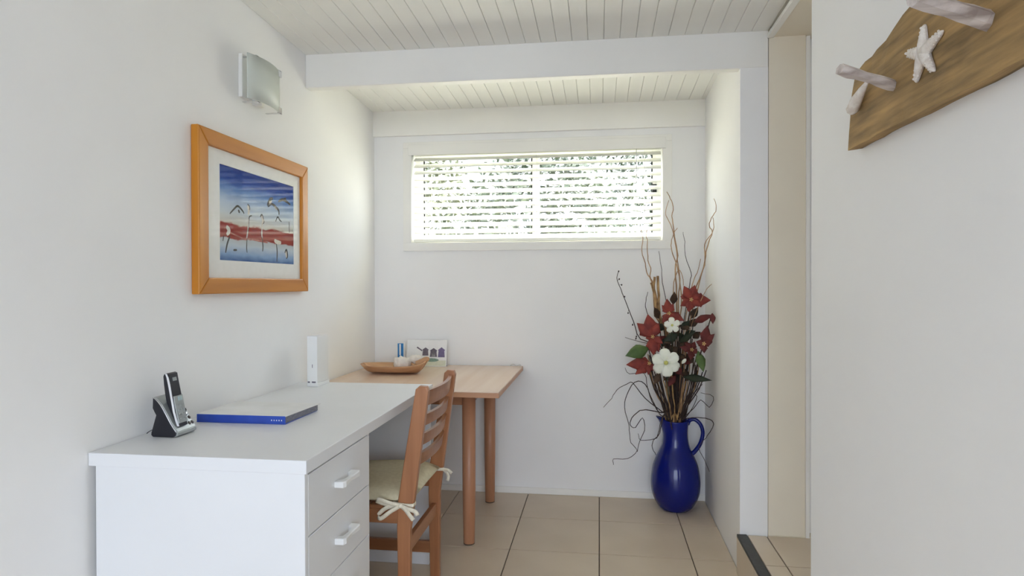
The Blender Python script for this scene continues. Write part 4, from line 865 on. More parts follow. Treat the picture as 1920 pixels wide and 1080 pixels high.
# ------------------------------------------------------------------ wall light
sc = thing('wall_light', 'square frosted glass wall light with chrome corner clips', 'wall light', (XL, 2.26, 1.94))
box('back_plate', 'trimw', sc, XL + 0.0005, XL + 0.016, 2.20, 2.36, 1.885, 2.045, 0.003)
sy0, sy1, sz0, sz1 = 2.160, 2.392, 1.868, 2.030
bm = bmesh.new(); n = 10; FR, BK = [], []
for i in range(n + 1):
    t = i / n; y = sy0 + (sy1 - sy0) * t
    x = XL + 0.058 + 0.024 * (1 - (2 * t - 1) ** 2)
    FR.append((bm.verts.new((x + .004, y, sz0)), bm.verts.new((x + .004, y, sz1)))); BK.append((bm.verts.new((x, y, sz0)), bm.verts.new((x, y, sz1))))
for i in range(n):
    for q in (FR, BK):
        f = bm.faces.new((q[i][0], q[i + 1][0], q[i + 1][1], q[i][1])); f.smooth = True
    bm.faces.new((FR[i][0], FR[i + 1][0], BK[i + 1][0], BK[i][0])); bm.faces.new((FR[i][1], FR[i + 1][1], BK[i + 1][1], BK[i][1]))
bm.faces.new((FR[0][0], FR[0][1], BK[0][1], BK[0][0])); bm.faces.new((FR[n][0], FR[n][1], BK[n][1], BK[n][0]))
obj('glass_shade', bm, 'frosted', sc)
for (y, z, zd) in ((sy1 - 0.018, sz1, 1), (sy1 - 0.018, sz0, -1), (sy0 + 0.05, sz0, -1), (sy0 + 0.05, sz1, 1)):
    bm = bmesh.new()
    add_box(bm, XL + 0.014, XL + 0.074, y - 0.007, y + 0.007, z + min(0, zd * .003), z + max(0, zd * .003), 0.0008, 1)
    add_box(bm, XL + 0.067, XL + 0.074, y - 0.013, y + 0.013, z - 0.022 if zd > 0 else z - .004, z + .004 if zd > 0 else z + 0.022, 0.001, 1)
    obj('clip', bm, 'chrome', sc)
bm = bmesh.new(); add_lathe(bm, [(0.0, 1.872), (0.017, 1.872), (0.017, 1.90), (0.0, 1.90)], XL + 0.035, 2.27, 16)
obj('lamp_holder', bm, 'plastic', sc)
tube('lamp', 'frosted', sc, [(XL + .035, 2.27, 1.90), (XL + .035, 2.27, 1.96), (XL + .035, 2.27, 1.975)], [.012, .014, .006], 12)

# ------------------------------------------------------------------ cordless phone
pc = thing('phone_cradle', 'black and silver charging cradle at the near end of the desk', 'phone cradle', (-1.215, 1.71, DZ))
X_, Z_ = -1.264, DZ + 0.0005
def prf(cx, cy): return (X_ + (cx - 100) * 0.0001985, Z_ + (1012 - cy) * 0.0001985)
side = [prf(*q) for q in ((125, 1010), (100, 985), (102, 950), (178, 700), (150, 650), (125, 600), (130, 455), (165, 470), (250, 560), (330, 690), (410, 830), (495, 945), (492, 985), (440, 1010))]
bya, byb = 1.668, 1.756
prism('cradle_body', 'black', pc, side, 'Y', bya, byb, 0.002, 2)
slope = [prf(*q) for q in ((132, 452), (170, 466), (255, 556), (335, 686), (415, 826), (497, 940))]
bm = bmesh.new()
inn = [(x + 0.0018, z + 0.0022) for x, z in slope]
prev = None
for (a, b_) in zip(slope, inn):
    ring = [bm.verts.new((a[0], bya + .002, a[1])), bm.verts.new((a[0], byb - .002, a[1])), bm.verts.new((b_[0], byb - .004, b_[1])), bm.verts.new((b_[0], bya + .004, b_[1]))]
    if prev:
        for k in range(4): bm.faces.new((prev[k], prev[(k + 1) % 4], ring[(k + 1) % 4], ring[k]))
    else: bm.faces.new(ring)
    prev = ring
bm.faces.new(prev)
fp = obj('face_plate', bm, 'phonegrey', pc)
tube('side_trim', 'chrome', pc, smooth_path([(x + .0005, bya - 0.0005, z) for x, z in slope], 3), 0.0014, 6)
bm = bmesh.new()
q0, q1 = prf(440, 1000), prf(500, 925)
add_prism(bm, [prf(430, 1006), prf(497, 930), prf(512, 945), prf(512, 985), prf(480, 1006)], 'Y', bya + .001, byb - .001, .002, 2)
obj('front_lip', bm, 'phonegrey', pc)
def on_slope(t, y, r, m, name, sx=1.0):
    f = t * (len(slope) - 1); i = min(int(f), len(slope) - 2); k = f - i
    x = inn[i][0] * (1 - k) + inn[i + 1][0] * k; z = inn[i][1] * (1 - k) + inn[i + 1][1] * k
    d = Vector((slope[i + 1][0] - slope[i][0], 0, slope[i + 1][1] - slope[i][1])).normalized(); nn = Vector((-d.z, 0, d.x))
    if nn.z < 0: nn = -nn
    bm = bmesh.new(); add_ball(bm, (0, 0, 0), r, 2)
    R_ = Matrix((d, Vector((0, 1, 0)), nn)).transposed()
    for v_ in bm.verts:
        c = Vector((v_.co.x * sx, v_.co.y, v_.co.z * .35)); v_.co = R_ @ c + Vector((x, y, z))
    obj(name, bm, m, fp)
for (t, y, r) in ((.50, 1.738, .0055), (.50, 1.748, .005), (.62, 1.735, .0065), (.62, 1.748, .006), (.78, 1.732, .0055), (.78, 1.748, .006), (.90, 1.735, .006), (.90, 1.748, .006)):
    on_slope(t, y, r, 'key', 'button')
on_slope(.70, 1.741, .0085, 'chrome', 'display', .7)
tube('power_cord', 'black', pc, smooth_path([(X_ + .004, 1.71, DZ + .012), (X_ - .012, 1.706, DZ + .014), (X_ - .026, 1.70, DZ + .010), (X_ - .034, 1.695, DZ + .003)], 4), 0.0013, 6)
ph = thing('phone_handset', 'slim black and silver cordless phone handset standing in its cradle', 'phone', prf(400, 870)[:1] + (1.70,) + prf(400, 870)[1:])
ha, hb = 1.680, 1.722
hp = [prf(*q) for q in ((247, 150), (262, 118), (300, 105), (330, 118), (345, 200), (372, 330), (398, 450), (415, 560), (440, 680), (480, 830), (492, 872), (470, 880), (432, 800), (395, 730), (350, 640), (300, 540), (275, 420), (255, 260))]
prism('handset_body', 'black', ph, hp, 'Y', ha, hb, 0.003, 3)
fr_ = [prf(*q) for q in ((300, 112), (322, 160), (345, 260), (372, 400), (395, 520), (420, 660), (455, 780), (482, 860))]
bm = bmesh.new(); prev = None
for i, (x, z) in enumerate(fr_):
    ring = [bm.verts.new((x - .0032, ha - .0012, z)), bm.verts.new((x + .0022, ha - .0012, z - .0005)), bm.verts.new((x + .0022, ha + .0025, z - .0005)), bm.verts.new((x - .0032, ha + .0025, z))]
    if prev:
        for k in range(4): bm.faces.new((prev[k], prev[(k + 1) % 4], ring[(k + 1) % 4], ring[k]))
    else: bm.faces.new(ring)
    prev = ring
bm.faces.new(prev); obj('side_strip', bm, 'strip', ph)
def face_strip(name, q, off, ya_, yb_, m):
    bm = bmesh.new(); prev = None
    for (cx, cy) in q:
        x, z = prf(cx, cy)
        ring = [bm.verts.new((x, ya_, z)), bm.verts.new((x + off, ya_, z + off * .25)), bm.verts.new((x + off, yb_, z + off * .25)), bm.verts.new((x, yb_, z))]
        if prev:
            for k in range(4): bm.faces.new((prev[k], prev[(k + 1) % 4], ring[(k + 1) % 4], ring[k]))
        else: bm.faces.new(ring)
        prev = ring
    bm.faces.new(prev); return obj(name, bm, m, ph)
kp = face_strip('keypad', ((392, 440), (415, 560), (440, 680), (478, 825)), .0035, ha + .003, hb - .002, 'phonegrey')
face_strip('earpiece', ((342, 175), (352, 225)), .003, ha + .014, hb - .014, 'phonegrey')
face_strip('call_key', ((398, 455), (408, 515)), .0052, ha + .018, hb - .008, 'screen')
for r_ in range(4):
    for c_ in range(3):
        cx = 420 + r_ * 14 + (r_ * r_) * 1.2; cy = 575 + r_ * 62
        x, z = prf(cx, cy); y = ha + .010 + c_ * .0115
        bm = bmesh.new(); add_ball(bm, (x + .004, y, z), .0042, 1, (.45, 1, .8)); obj('key', bm, 'phonegrey', kp)

# ------------------------------------------------------------------ blue folder
fo = thing('ring_folder', 'blue ring folder with a pale cover lying flat on the desk', 'folder', (-1.11, 1.98, DZ))
fx0, fx1, fy_0, fy_1 = -1.258, -0.962, 1.868, 2.090
bm = bmesh.new(); add_box(bm, fx0, fx1, fy_0, fy_0 + .004, DZ + .0005, DZ + .0255, .0012)
sp_ = obj('spine', bm, 'binder', fo)
prism('cover', 'binder', fo, [(fx0, fy_0), (fx1, fy_0), (fx1 + .004, fy_1 - .004), (fx0, fy_1)], 'Z', DZ + .0003, DZ + .0022)
prism('pages', 'pagegrey', fo, [(fx0 + .003, fy_0 + .004), (fx1 - .004, fy_0 + .004), (fx1 + .006, fy_1 - .004), (fx0 + .003, fy_1 - .004)], 'Z', DZ + .0022, DZ + .0228)
prism('cover', 'paper', fo, [(fx0, fy_0 + .001), (fx1, fy_0 + .001), (fx1 + .014, fy_1), (fx0, fy_1)], 'Z', DZ + .0232, DZ + .0258, .0006, 1)
for k in range(5):
    x = fx1 - .046 + k * .0082
    box('spine_mark', 'paper', sp_, x, x + .0028, fy_0 - .0006, fy_0 + .0002, DZ + .0105, DZ + .0145)

# ------------------------------------------------------------------ white router
ro = thing('wifi_router', 'slim white router standing upright at the far end of the desk', 'router', (-1.196, 2.63, DZ))
rx0, rx1, ry0, ry1 = -1.226, -1.181, 2.572, 2.690
box('casing', 'plastic', ro, rx0 + .002, rx1, ry0 + .004, ry1, DZ + .014, DZ + .213, 0.003)
fr2 = box('front_face', 'plastic', ro, rx0 + .001, rx1 + .001, ry0, ry0 + .005, DZ + .006, DZ + .214, 0.0015)
box('foot', 'plastic', ro, rx0, rx1 + .004, ry0 + .002, ry1, DZ, DZ + .014, 0.002)
for (xa_, xb_, za_, zb_) in ((rx0 + .022, rx1 - .006, .016, .022), (rx0 + .004, rx0 + .013, .016, .022), (rx0 + .023, rx0 + .0255, .080, .094)):
    box('indicator', 'greyprint', fr2, xa_, xb_, ry0 - .0006, ry0 + .0004, DZ + za_, DZ + zb_)

# ------------------------------------------------------------------ things on the table
wb = thing('wooden_dish', 'boat-shaped carved timber dish with one raised end on the table', 'dish', (-1.06, 3.27, TZ))
bm = bmesh.new(); nu, nv = 28, 9
def dish(u, w, off):
    # u along the length -1..1, w across 0..1 from keel to rim, off = inner skin
    a = u * math.pi / 2
    Lh = 0.178 - off; Wd = 0.098 - off
    half = math.cos(a * 0.98) ** 0.72
    rim = 0.044 + 0.026 * max(0, u) ** 2.2 + 0.006 * max(0, -u) ** 2
    sx = math.sin(a)
    return sx * Lh * (0.66 + 0.34 * w), half * Wd * (0.45 * min(1, w * 2.2) + 0.55 * w), rim
for off, skin in ((0, 0), (0.007, 1)):
    pass
def skin(off, zb):
    G_ = []
    for i in range(nu + 1):
        u = -1 + 2 * i / nu; row = []
        for j in range(-nv, nv + 1):
            w = abs(j) / nv; sgn = 1 if j >= 0 else -1
            x, y, rim = dish(u, w, off)
            z = zb + (rim - zb) * w ** 1.7
            row.append(bm.verts.new((-1.070 + x, 3.265 + sgn * y, TZ + 0.0005 + z)))
        G_.append(row)
    for i in range(nu):
        for j in range(2 * nv):
            f = bm.faces.new((G_[i][j], G_[i + 1][j], G_[i + 1][j + 1], G_[i][j + 1])); f.smooth = True
    return G_
A_ = skin(0, 0.0); B_ = skin(0.007, 0.007)
for i in range(nu):
    for j in (0, 2 * nv): bm.faces.new((A_[i][j], A_[i + 1][j], B_[i + 1][j], B_[i][j]))
for j in range(2 * nv):
    for i in (0, nu): bm.faces.new((A_[i][j], A_[i][j + 1], B_[i][j + 1], B_[i][j]))
bmesh.ops.remove_doubles(bm, verts=bm.verts[:], dist=0.0004)
obj('dish_shell', bm, 'bowl', wb)
bm = bmesh.new()
add_tube(bm, smooth_path([(-0.945, 3.265, TZ + .048), (-0.918, 3.262, TZ + .062), (-0.895, 3.258, TZ + .076), (-0.880, 3.255, TZ + .076)], 4), [.020, .020, .019, .018, .017, .016, .016, .015, .014, .013, .012, .010, .006], 10)
kn = obj('carved_knob', bm, 'bowl', wb)
def crumple(name, c, r, sc_, m, label, cat, seed):
    rnd = random.Random(seed); bm = bmesh.new(); add_ball(bm, (0, 0, 0), r, 3)
    for v_ in bm.verts:
        d = v_.co.normalized()
        k = 1 + 0.22 * math.sin(7 * d.x + seed) * math.sin(6 * d.y + 2 * seed) + 0.12 * rnd.uniform(-1, 1)
        v_.co = Vector((d.x * r * k * sc_[0], d.y * r * k * sc_[1], d.z * r * k * sc_[2]))
    bmesh.ops.translate(bm, verts=bm.verts[:], vec=Vector(c))
    o = obj(name, bm, m, None, origin=c)
    return tag(o, label, cat)
crumple('paper_napkin', (-1.030, 3.275, TZ + .050), .042, (1.15, .7, .85), 'tissue', 'crumpled white paper napkin heaped in the timber dish', 'napkin', 3)
crumple('napkin_fold', (-0.960, 3.285, TZ + .072), .030, (1.2, .8, .75), 'tissue', 'smaller folded white napkin beside the raised end of the dish', 'napkin', 8)
bp_ = thing('blue_carton', 'narrow blue and white carton standing behind the timber dish', 'carton', (-1.11, 3.53, TZ))
box('carton_body', 'paper', bp_, -1.130, -1.094, 3.505, 3.530, TZ + .0003, TZ + .136, .001, 1)
box('printed_panel', 'packblue', bp_, -1.129, -1.095, 3.5042, 3.5052, TZ + .055, TZ + .133)
box('printed_stripe', 'paper', bp_, -1.119, -1.110, 3.5036, 3.5044, TZ + .066, TZ + .130)
box('small_box', 'tableedge', bp_, -1.150, -1.132, 3.500, 3.528, TZ + .0003, TZ + .040, .001, 1)
bc = thing('brochure_card', 'white folded brochure card with small purple house pictures near the back wall', 'brochure', (-0.975, 3.55, TZ))
cx0, cx1, cz0, cz1 = -1.090, -0.858, TZ + .0004, TZ + .148
def lean(y, z): return y + (z - cz0) * 0.16
def cardbox(name, m, x0, x1, z0, z1, yo, th, par):
    bm = bmesh.new(); add_box(bm, x0, x1, 3.545 + yo, 3.545 + yo + th, z0, z1)
    for v_ in bm.verts: v_.co.y = lean(v_.co.y, v_.co.z)
    return obj(name, bm, m, par)
cf = cardbox('front_leaf', 'paper', cx0, cx1, cz0, cz1, 0, .0012, bc)
bm = bmesh.new(); add_box(bm, cx0, cx1, 3.590, 3.5912, cz0, cz1)
for v_ in bm.verts: v_.co.y -= (v_.co.z - cz0) * 0.14
obj('rear_leaf', bm, 'paper', bc)
cardbox('printed_band', 'creamprint', cx0 + .004, cx1 - .004, cz0 + .003, cz0 + .034, -.0006, .0006, cf)
def cardpoly(name, m, pts):
    bm = bmesh.new(); add_prism(bm, pts, 'Y', 3.5442, 3.5450)
    for v_ in bm.verts: v_.co.y = lean(v_.co.y, v_.co.z)
    obj(name, bm, m, cf)
def house(xc, z0, w, h, m): cardpoly('printed_house', m, [(xc - w * .5, z0), (xc + w * .5, z0), (xc + w * .42, z0 + h * .62), (xc + w * .52, z0 + h * .72), (xc, z0 + h), (xc - w * .5, z0 + h * .72), (xc - w * .42, z0 + h * .62)])
house(-0.982, cz0 + .060, .036, .046, 'greyprint'); house(-0.935, cz0 + .053, .042, .050, 'greenprint' if False else 'greyprint'); house(-0.889, cz0 + .052, .040, .056, 'purple')
cardpoly('printed_pane', 'paper', [(-0.947, cz0 + .056), (-0.924, cz0 + .056), (-0.928, cz0 + .088), (-0.936, cz0 + .096), (-0.944, cz0 + .088)])
cardpoly('printed_line', 'greyprint', [(-1.035, cz0 + .104), (-1.030, cz0 + .110), (-1.000, cz0 + .090), (-1.003, cz0 + .084)])
cardpoly('printed_ellipse', 'greenprint', [(-0.945 + .042 * math.cos(k * math.pi / 8), cz0 + .036 + .010 * math.sin(k * math.pi / 8)) for k in range(16)])

# ------------------------------------------------------------------ coat rack on the near right wall
cr_ = thing('coat_rack', 'rough timber plank coat rack with driftwood pegs and a starfish', 'coat rack', (XR, 1.0, 1.58))
bm = bmesh.new(); rnd = random.Random(5)
N_ = 26; secs = []
for i in range(N_ + 1):
    t = i / N_; yb_ = 1.508 - t * 0.96
    zb_ = 1.491 + 0.0015 * math.sin(t * 9) + 0.001 * rnd.uniform(-1, 1)
    zt2 = 1.642 + min(1, t * 3.0) * 0.044 + 0.012 * t + 0.004 * math.sin(t * 23 + 1) + 0.002 * rnd.uniform(-1, 1)
    row = []
    for k in range(5):
        s = k / 4
        y = yb_ - (0.036 * s if i == 0 else 0.036 * s * max(0, 1 - t * 6)) + (0.006 * math.sin(s * 3.1) if i == 0 else 0)
        row.append((y, zb_ + (zt2 - zb_) * s))
    secs.append(row)
Fv = [[bm.verts.new((XR - 0.030 + 0.0012 * rnd.uniform(-1, 1), y, z)) for y, z in r] for r in secs]
Bv = [[bm.verts.new((XR - 0.0005, y, z + (0.004 if k == 0 else 0))) for k, (y, z) in enumerate(r)] for r in secs]
for i in range(N_):
    for k in range(4):
        bm.faces.new((Fv[i][k], Fv[i + 1][k], Fv[i + 1][k + 1], Fv[i][k + 1])); bm.faces.new((Bv[i][k], Bv[i][k + 1], Bv[i + 1][k + 1], Bv[i + 1][k]))
    for k in (0, 4): bm.faces.new((Fv[i][k], Fv[i + 1][k], Bv[i + 1][k], Bv[i][k]))
for i in (0, N_):
    for k in range(4): bm.faces.new((Fv[i][k], Fv[i][k + 1], Bv[i][k + 1], Bv[i][k]))
obj('plank', bm, 'plank', cr_, origin=(XR - 0.015, 1.0, 1.58))
def peg(a, b_, r, seed):
    rnd = random.Random(seed); a = Vector(a); b_ = Vector(b_)
    pts = [a.lerp(b_, k / 7) + Vector((0, rnd.uniform(-1, 1), rnd.uniform(-1, 1))) * r * .10 for k in range(8)]
    rad = [r * (1 + rnd.uniform(-.10, .10)) for _ in pts]
    pts[0] = a; pts[-1] = b_
    bm = bmesh.new(); add_tube(bm, pts, rad, 7)
    bm.verts.ensure_lookup_table(); side_r = [rnd.uniform(.82, 1.22) for _ in range(7)]
    for i_, v_ in enumerate(bm.verts):
        c_ = pts[i_ // 7]; v_.co = c_ + (v_.co - c_) * side_r[i_ % 7] * rnd.uniform(.96, 1.04)
    for f in bm.faces: f.smooth = False
    o = obj('peg', bm, 'drift', cr_); o['label'] = 'bleached driftwood peg'
peg((0.552, 1.290, 1.567), (0.436, 1.244, 1.590), .0115, 1)
peg((0.552, 1.000, 1.570), (0.425, 0.945, 1.588), .0140, 2)
peg((0.552, 0.720, 1.570), (0.430, 0.690, 1.588), .0130, 3)
# starfish with five knobbly arms
bm = bmesh.new(); xs_ = XR - 0.031
cy_, cz_ = 1.168, 1.586
tips = [(1.166, 1.632), (1.110, 1.600), (1.135, 1.546), (1.194, 1.546), (1.226, 1.606)]
ring = []
cen = Vector((xs_ - .012, cy_, cz_))
for k, (y, z) in enumerate(tips):
    pt_ = Vector((0, y - cy_, z - cz_)); d = pt_.normalized(); s = Vector((0, -d.z, d.y)); L_ = pt_.length
    rows = []
    for q, (t, w, h) in enumerate(((0.0, .013, .013), (.35, .0115, .012), (.6, .0085, .010), (.85, .006, .008), (.97, .004, .006), (1.03, .0015, .003))):
        c = Vector((xs_, cy_, cz_)) + d * L_ * t
        rows.append([bm.verts.new(c + s * w * math.cos(a) + Vector((-h * math.sin(a) - .0002, 0, 0))) for a in (0, .6, 1.2, 1.57, 1.94, 2.54, 3.14)])
    for a, b_ in zip(rows, rows[1:]):
        for i in range(6):
            f = bm.faces.new((a[i], a[i + 1], b_[i + 1], b_[i])); f.smooth = True
        bm.faces.new((a[0], b_[0], b_[6], a[6]))
    bm.faces.new(rows[-1]); bm.faces.new(rows[0])
    for t in (.3, .45, .6, .75, .9):
        for sg in (-1, 1):
            add_ball(bm, Vector((xs_ - .004, cy_, cz_)) + d * L_ * t + s * sg * (.0115 - .007 * t), .0032 - .001 * t, 1)
        add_ball(bm, Vector((xs_ - .012 + .005 * t, cy_, cz_)) + d * L_ * t, .0026, 1)
o = obj('starfish', bm, 'star', cr_); o['label'] = 'bleached white starfish fixed to the plank'
bm = bmesh.new()
add_tube(bm, [(xs_ - .010, 1.376, 1.604), (xs_ - .012, 1.401, 1.592), (xs_ - .014, 1.426, 1.578), (xs_ - .012, 1.446, 1.566), (xs_ - .010, 1.454, 1.560)], [.003, .008, .012, .012, .005], 9)
for p_ in ((1.454, 1.576), (1.458, 1.566), (1.446, 1.560), (1.462, 1.572)): add_ball(bm, (xs_ - .014, p_[0], p_[1]), .006, 2, (1, 1.4, .9))
o = obj('shell', bm, 'star', cr_); o['label'] = 'small bleached shell at the plank end'

# ------------------------------------------------------------------ blue jug in the corner
VX, VY = 0.400, 3.490
jg = thing('blue_jug', 'glossy cobalt blue ceramic jug on the floor in the back corner', 'jug', (VX, VY, 0))
prof = [(0.0, 0.002), (0.066, 0.0), (0.076, 0.004), (0.098, 0.028), (0.1216, 0.080), (0.129, 0.140), (0.1245, 0.195), (0.116, 0.237), (0.100, 0.278), (0.083, 0.312), (0.071, 0.345), (0.065, 0.395), (0.0665, 0.440), (0.072, 0.470)]
cur = [(p.x, p.y) for p in smooth_path([(r, z, 0) for r, z in prof[1:]], 4)]
def lip(x, y, z, a):
    k = max(0.0, (z - 0.37) / 0.10); d = max(0.0, math.cos(a - math.pi * 1.02)) ** 6
    return x + math.cos(a) * 0.030 * k * k * d, y + math.sin(a) * 0.030 * k * k * d, z + 0.020 * k * d
bm = bmesh.new()
outer = [(0.0, 0.003)] + cur
inner = [(max(0.001, r - 0.006), z) for r, z in reversed(cur[10:])] + [(0.0, 0.03)]
add_lathe(bm, outer + [(0.069, 0.473)] + inner, VX, VY, 48, lip)
bmesh.ops.remove_doubles(bm, verts=bm.verts[:], dist=0.00005)
obj('jug_body', bm, 'blue', jg)
hp_ = smooth_path([(VX + .060, VY - .004, .452), (VX + .072, VY - .008, .474), (VX + .098, VY - .014, .480), (VX + .126, VY - .02, .456), (VX + .138, VY - .022, .412), (VX + .126, VY - .018, .356), (VX + .100, VY - .010, .312), (VX + .078, VY - .004, .290)], 5)
bm = bmesh.new(); add_tube(bm, hp_, [.0125 - .0025 * math.sin(math.pi * i / (len(hp_) - 1)) for i in range(len(hp_))], 12)
obj('handle', bm, 'blue', jg)
bm = bmesh.new(); add_lathe(bm, [(0.056, 0.0), (0.062, 0.0), (0.063, 0.004), (0.056, 0.004)], VX, VY, 32)
bmesh.ops.remove_doubles(bm, verts=bm.verts[:], dist=0.00005)

# ------------------------------------------------------------------ what stands in the jug
TW = {
 'mid': ('curly_willow_twig', 'twig', 'tall tan twigs', ['tall tan curly twig ending highest, just right of the window corner', 'tall tan curly twig forking beside the window corner, second highest', 'tan curly twig at the middle ending level with the window sill', 'short tan curly twig hooking over above the top red flower']),
 'right': ('curly_willow_twig', 'twig', 'tan twigs leaning right', ['tallest tan curly twig leaning against the right wall', 'second tallest tan curly twig leaning to the right wall', 'shorter tan twig rising between the middle and right wall twigs', 'short tan twig slanting right just above the top red flower']),
 'left': ('curly_willow_twig', 'twig', 'thin tan twigs before the sill', ['thin tan curly twig crossing the window sill, the right one of the pair', 'thin tan curly twig crossing the window sill, the left one of the pair']),
 'gold': ('golden_stalk', 'stalk', 'thick golden stalks', ['thick golden stalk standing in the middle of three left of the red flowers', 'thick golden stalk on the right of three, upright by the red flowers', 'thick golden stalk leaning out left of the other two']),
 'berry': ('budded_twig', 'twig', 'thin dark upright twigs', ['long thin dark budded twig arching far out to the left', 'short thin dark twig standing above the left red flower', 'thin dark twig rising straight below the right end of the window', 'tall thin dark twig between the middle and right tan twigs', 'thin dark twig pointing left just above the green leaf']),
 'droop': ('drooping_twig', 'twig', 'drooping dark twigs on the left', ['longest dark twig looping down left and ending in a hook near the floor', 'dark twig coiling in a tight loop left of the jug neck', 'dark twig arching out to the far left above the loops', 'dark twig bending up and left beneath the low red flower', 'dark twig hanging down over the left shoulder of the jug', 'dark twig bending out left beside the jug spout']),
 'sprig': ('curling_sprig', 'twig', 'dark sprigs on the right', ['straight dark sprig pointing up right above the jug handle', 'dark sprig curling back on itself above the jug handle', 'long dark sprig looping outside the jug handle and hanging down', 'dark sprig zigzagging towards the right wall above the handle']),
 'stem': ('bundled_stem', 'stem', 'short stems in the jug mouth', ['short brown stem packed upright in the mouth of the jug'])}
count = {}
for key, m, r0, r1, pts in TWIGS:
    name, cat, grp, labs = TW[key]
    count[key] = count.get(key, -1) + 1; label = labs[min(count[key], len(labs) - 1)]
    rnd = random.Random(len(pts) * 7 + int(pts[-1][0] * 1000))
    P_ = smooth_path(pts, 3 if key != 'stem' else 2)
    # roots meet inside the neck of the jug
    P_[0] = Vector((VX + max(-.04, min(.04, P_[0].x - VX)), VY + rnd.uniform(-.03, .03), 0.40))
    n_ = len(P_)
    for i in range(1, n_):
        P_[i] += Vector((rnd.uniform(-1, 1), rnd.uniform(-1, 1), rnd.uniform(-1, 1))) * 0.0016
        h = P_[i].z
        if h < 0.475:                                   # keep clear of the jug wall where a twig passes it
            d = Vector((P_[i].x - VX, P_[i].y - VY)); rr = d.length
            if i < 4 and rr > 0.055: d *= 0.055 / rr; P_[i].x = VX + d.x; P_[i].y = VY + d.y
    bm = bmesh.new(); add_tube(bm, P_, [r0 + (r1 - r0) * i / (n_ - 1) for i in range(n_)], 6)
    o = obj(name, bm, m, None, origin=P_[0]); tag(o, label, cat, grp)
    if key == 'berry':
        o_bm = bmesh.new(); k_ = 0
        for b in BERRIES:
            B_v = Vector(b)
            best = min(P_, key=lambda q: (q - B_v).length)
            d = (best - B_v)
            if d.length < 0.045:
                if d.length > .02: B_v = best - d.normalized() * .02
                add_tube(o_bm, [best, best.lerp(B_v, .6) + Vector((0, 0, .002)), B_v], .0008, 5); add_ball(o_bm, B_v, .0042, 1, (1, 1, 1.3)); k_ += 1
        if k_: obj('buds', o_bm, 'dark', o)
        else: o_bm.free()

def blade(bm, a, b, w, sag=0.12, lobes=True):
    """a pointed, slightly folded leaf from a to b"""
    a = Vector(a); b = Vector(b); d = b - a; L_ = d.length; d.normalize()
    view = Vector((0, -1, 0.25)); s = d.cross(view)
    s = s.normalized() if s.length > 1e-4 else Vector((1, 0, 0)); nn = s.cross(d).normalized()
    if nn.y > 0: nn = -nn
    shape = ((0, .10), (.12, .42), (.28, .82), (.42, 1.0), (.55, .86), (.70, .66), (.84, .34), (.94, .12), (1.0, .0)) if not lobes else \
            ((0, .12), (.12, .45), (.28, .80), (.42, .98), (.50, 1.12), (.58, .78), (.72, .56), (.86, .28), (1.0, .0))
    rows = []
    for t, k in shape:
        c = a + d * L_ * t + nn * (sag * L_ * math.sin(math.pi * t) * .5)
        e = w * .5 * k
        rows.append([bm.verts.new(c - s * e - nn * e * .28), bm.verts.new(c - s * e * .5 - nn * e * .06), bm.verts.new(c + nn * .0), bm.verts.new(c + s * e * .5 - nn * e * .06), bm.verts.new(c + s * e - nn * e * .28)])
    for r0_, r1_ in zip(rows, rows[1:]):
        for i in range(4):
            f = bm.faces.new((r0_[i], r0_[i + 1], r1_[i + 1], r1_[i])); f.smooth = True
def thicken(o, t=0.0008):
    md = o.modifiers.new('thickness', 'SOLIDIFY'); md.thickness = t; md.offset = 0
FL = {'red_top': ('red silk poinsettia nearest the right wall, highest in the jug arrangement', 'red'), 'red_mid': ('red silk poinsettia just above the small white flower', 'red'),
      'red_left': ('large red silk poinsettia at the left, above the green leaf', 'red'), 'red_low': ('red silk poinsettia pointing left beneath the green leaf', 'red'),
      'dark_right': ('dark red silk poinsettia drooping beside the right wall', 'darkred'), 'dark_mid': ('dark red silk poinsettia to the right of the large white flower', 'darkred')}
def flower_stem(t, C, name='stem', m='dark'):
    base = Vector((VX + (C.x - VX) * .25, VY - .01, .44))
    mid = base.lerp(C, .55) + Vector((0, .03, 0))
    tube(name, m, t, smooth_path([base, mid, C + Vector((0, .012, -.004))], 4), .0026, 6)
for key, C, tips, w in FLOWERS:
    label, m = FL[key]; C = Vector(C)
    t = thing('poinsettia_flower', label, 'flower', C, 'silk poinsettias')
    for q in tips:
        bm = bmesh.new(); L_ = (Vector(q) - C).length
        blade(bm, C, q, max(.036, L_ * w * 1.12), .16)
        thicken(obj('bract', bm, m, t, fix=False))
    bm = bmesh.new()
    for k in range(5):
        a = k * 2 * math.pi / 5; add_ball(bm, C + Vector((.007 * math.cos(a), -.008, .007 * math.sin(a))), .0042, 1)
    add_ball(bm, C + Vector((0, -.009, 0)), .0045, 1)
    ob = obj('flower_centre', bm, 'glint', t); ob['label'] = 'small golden bead centre'
    flower_stem(t, C)
LFL = [('silk_leaf', 'large green silk leaf pointing left beside the white flower', 'leaf'), ('silk_leaf', 'green silk leaf hanging at the right below the dark red flower', 'leaf'),
       ('silk_leaf', 'dark narrow leaf lying flat at the right above the jug', 'leaf'), ('silk_leaf', 'dark green leaf under the small white flower', 'leaf'),
       ('silk_leaf', 'dark green leaf beneath the large white flower', 'leaf'), ('silk_leaf', 'slim dark leaf pointing up right of the small white flower', 'leaf'),
       ('silk_bract', 'dark red leaf arching over towards the right wall', 'leaf'), ('silk_bract', 'dark red leaf tip hanging beside the right wall', 'leaf')]
LFL += [('filler_leaf', 'small dark leaf tucked between the flowers', 'leaf')] * (len(LEAVES) - len(LFL))
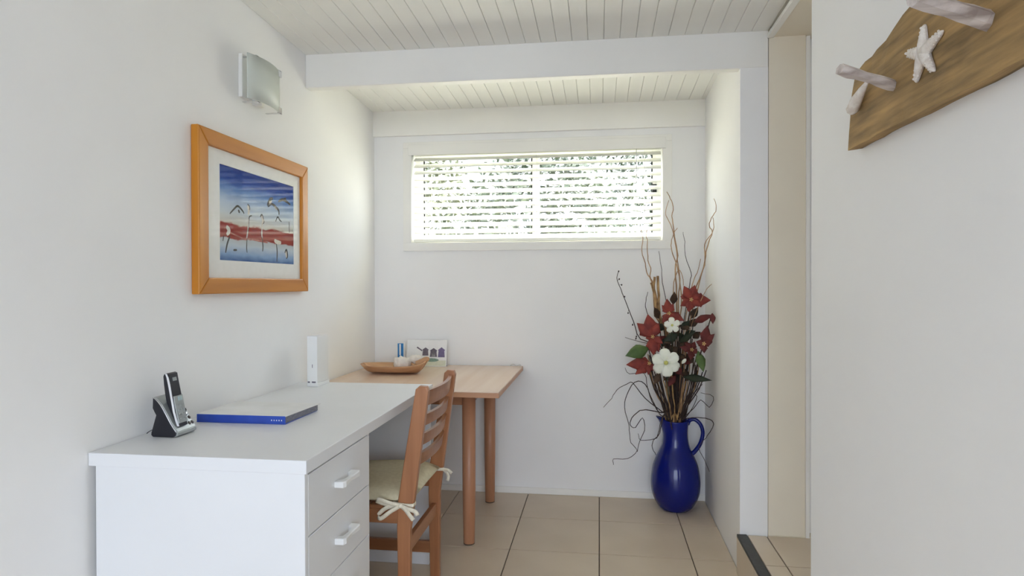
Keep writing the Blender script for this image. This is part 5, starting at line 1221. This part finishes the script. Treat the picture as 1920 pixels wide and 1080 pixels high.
for (key, a, b, w, m), (nm, label, cat) in zip(LEAVES, LFL):
    t = thing(nm, label, cat, a, 'filler leaves in the jug' if nm == 'filler_leaf' else 'silk leaves in the jug')
    bm = bmesh.new(); blade(bm, a, b, w, .14, False); thicken(obj('blade', bm, m, t, fix=False))
    flower_stem(t, Vector(a))
def white_flower(C, r, n_, label):
    C = Vector(C); t = thing('white_flower', label, 'flower', C, 'white silk flowers')
    for k in range(n_):
        a = math.pi / 2 + k * 2 * math.pi / n_ + .12
        d = Vector((math.cos(a), -.10 if k % 2 else .02, math.sin(a))).normalized(); s = Vector((-math.sin(a), 0, math.cos(a))); nn = Vector((0, -1, 0))
        bm = bmesh.new(); rows = []
        for tt, kk, lift in ((0, .20, .0), (.2, .55, .10), (.45, .92, .16), (.7, 1.08, .12), (.88, .90, .02), (1.0, .45, -.08)):
            c = C + d * r * 1.22 * tt + nn * r * lift; e = r * .43 * kk
            rows.append([bm.verts.new(c + s * e * q + nn * r * .10 * (q * q)) for q in (-1, -.5, 0, .5, 1)])
        for r0_, r1_ in zip(rows, rows[1:]):
            for i in range(4):
                f = bm.faces.new((r0_[i], r0_[i + 1], r1_[i + 1], r1_[i])); f.smooth = True
        thicken(obj('petal', bm, 'petal', t, fix=False), .001)
    bm = bmesh.new(); add_ball(bm, C + Vector((0, -r * .12, 0)), r * .17, 2)
    for k in range(9):
        a = k * .7; add_ball(bm, C + Vector((math.cos(a) * r * .16, -r * .2, math.sin(a) * r * .16)), r * .045, 1)
    obj('flower_centre', bm, 'stamen', t); flower_stem(t, C, m='leafdark')
for nm, C, r in WHITES:
    if nm == 'small': white_flower(C, r, 5, 'small white silk flower high in the jug arrangement')
    elif nm == 'large': white_flower(C, r, 6, 'large white silk flower at the front of the jug arrangement')
    else:
        C = Vector(C); t = thing('flower_bud', 'small white closed bud right of the large white flower', 'bud', C)
        bm = bmesh.new(); add_tube(bm, [C + Vector((-.010, 0, -.012)), C + Vector((-.004, 0, -.004)), C, C + Vector((.006, 0, .008)), C + Vector((.010, 0, .012))], [.003, .008, .0095, .007, .002], 10)
        obj('bud_petals', bm, 'petal', t); flower_stem(t, C)
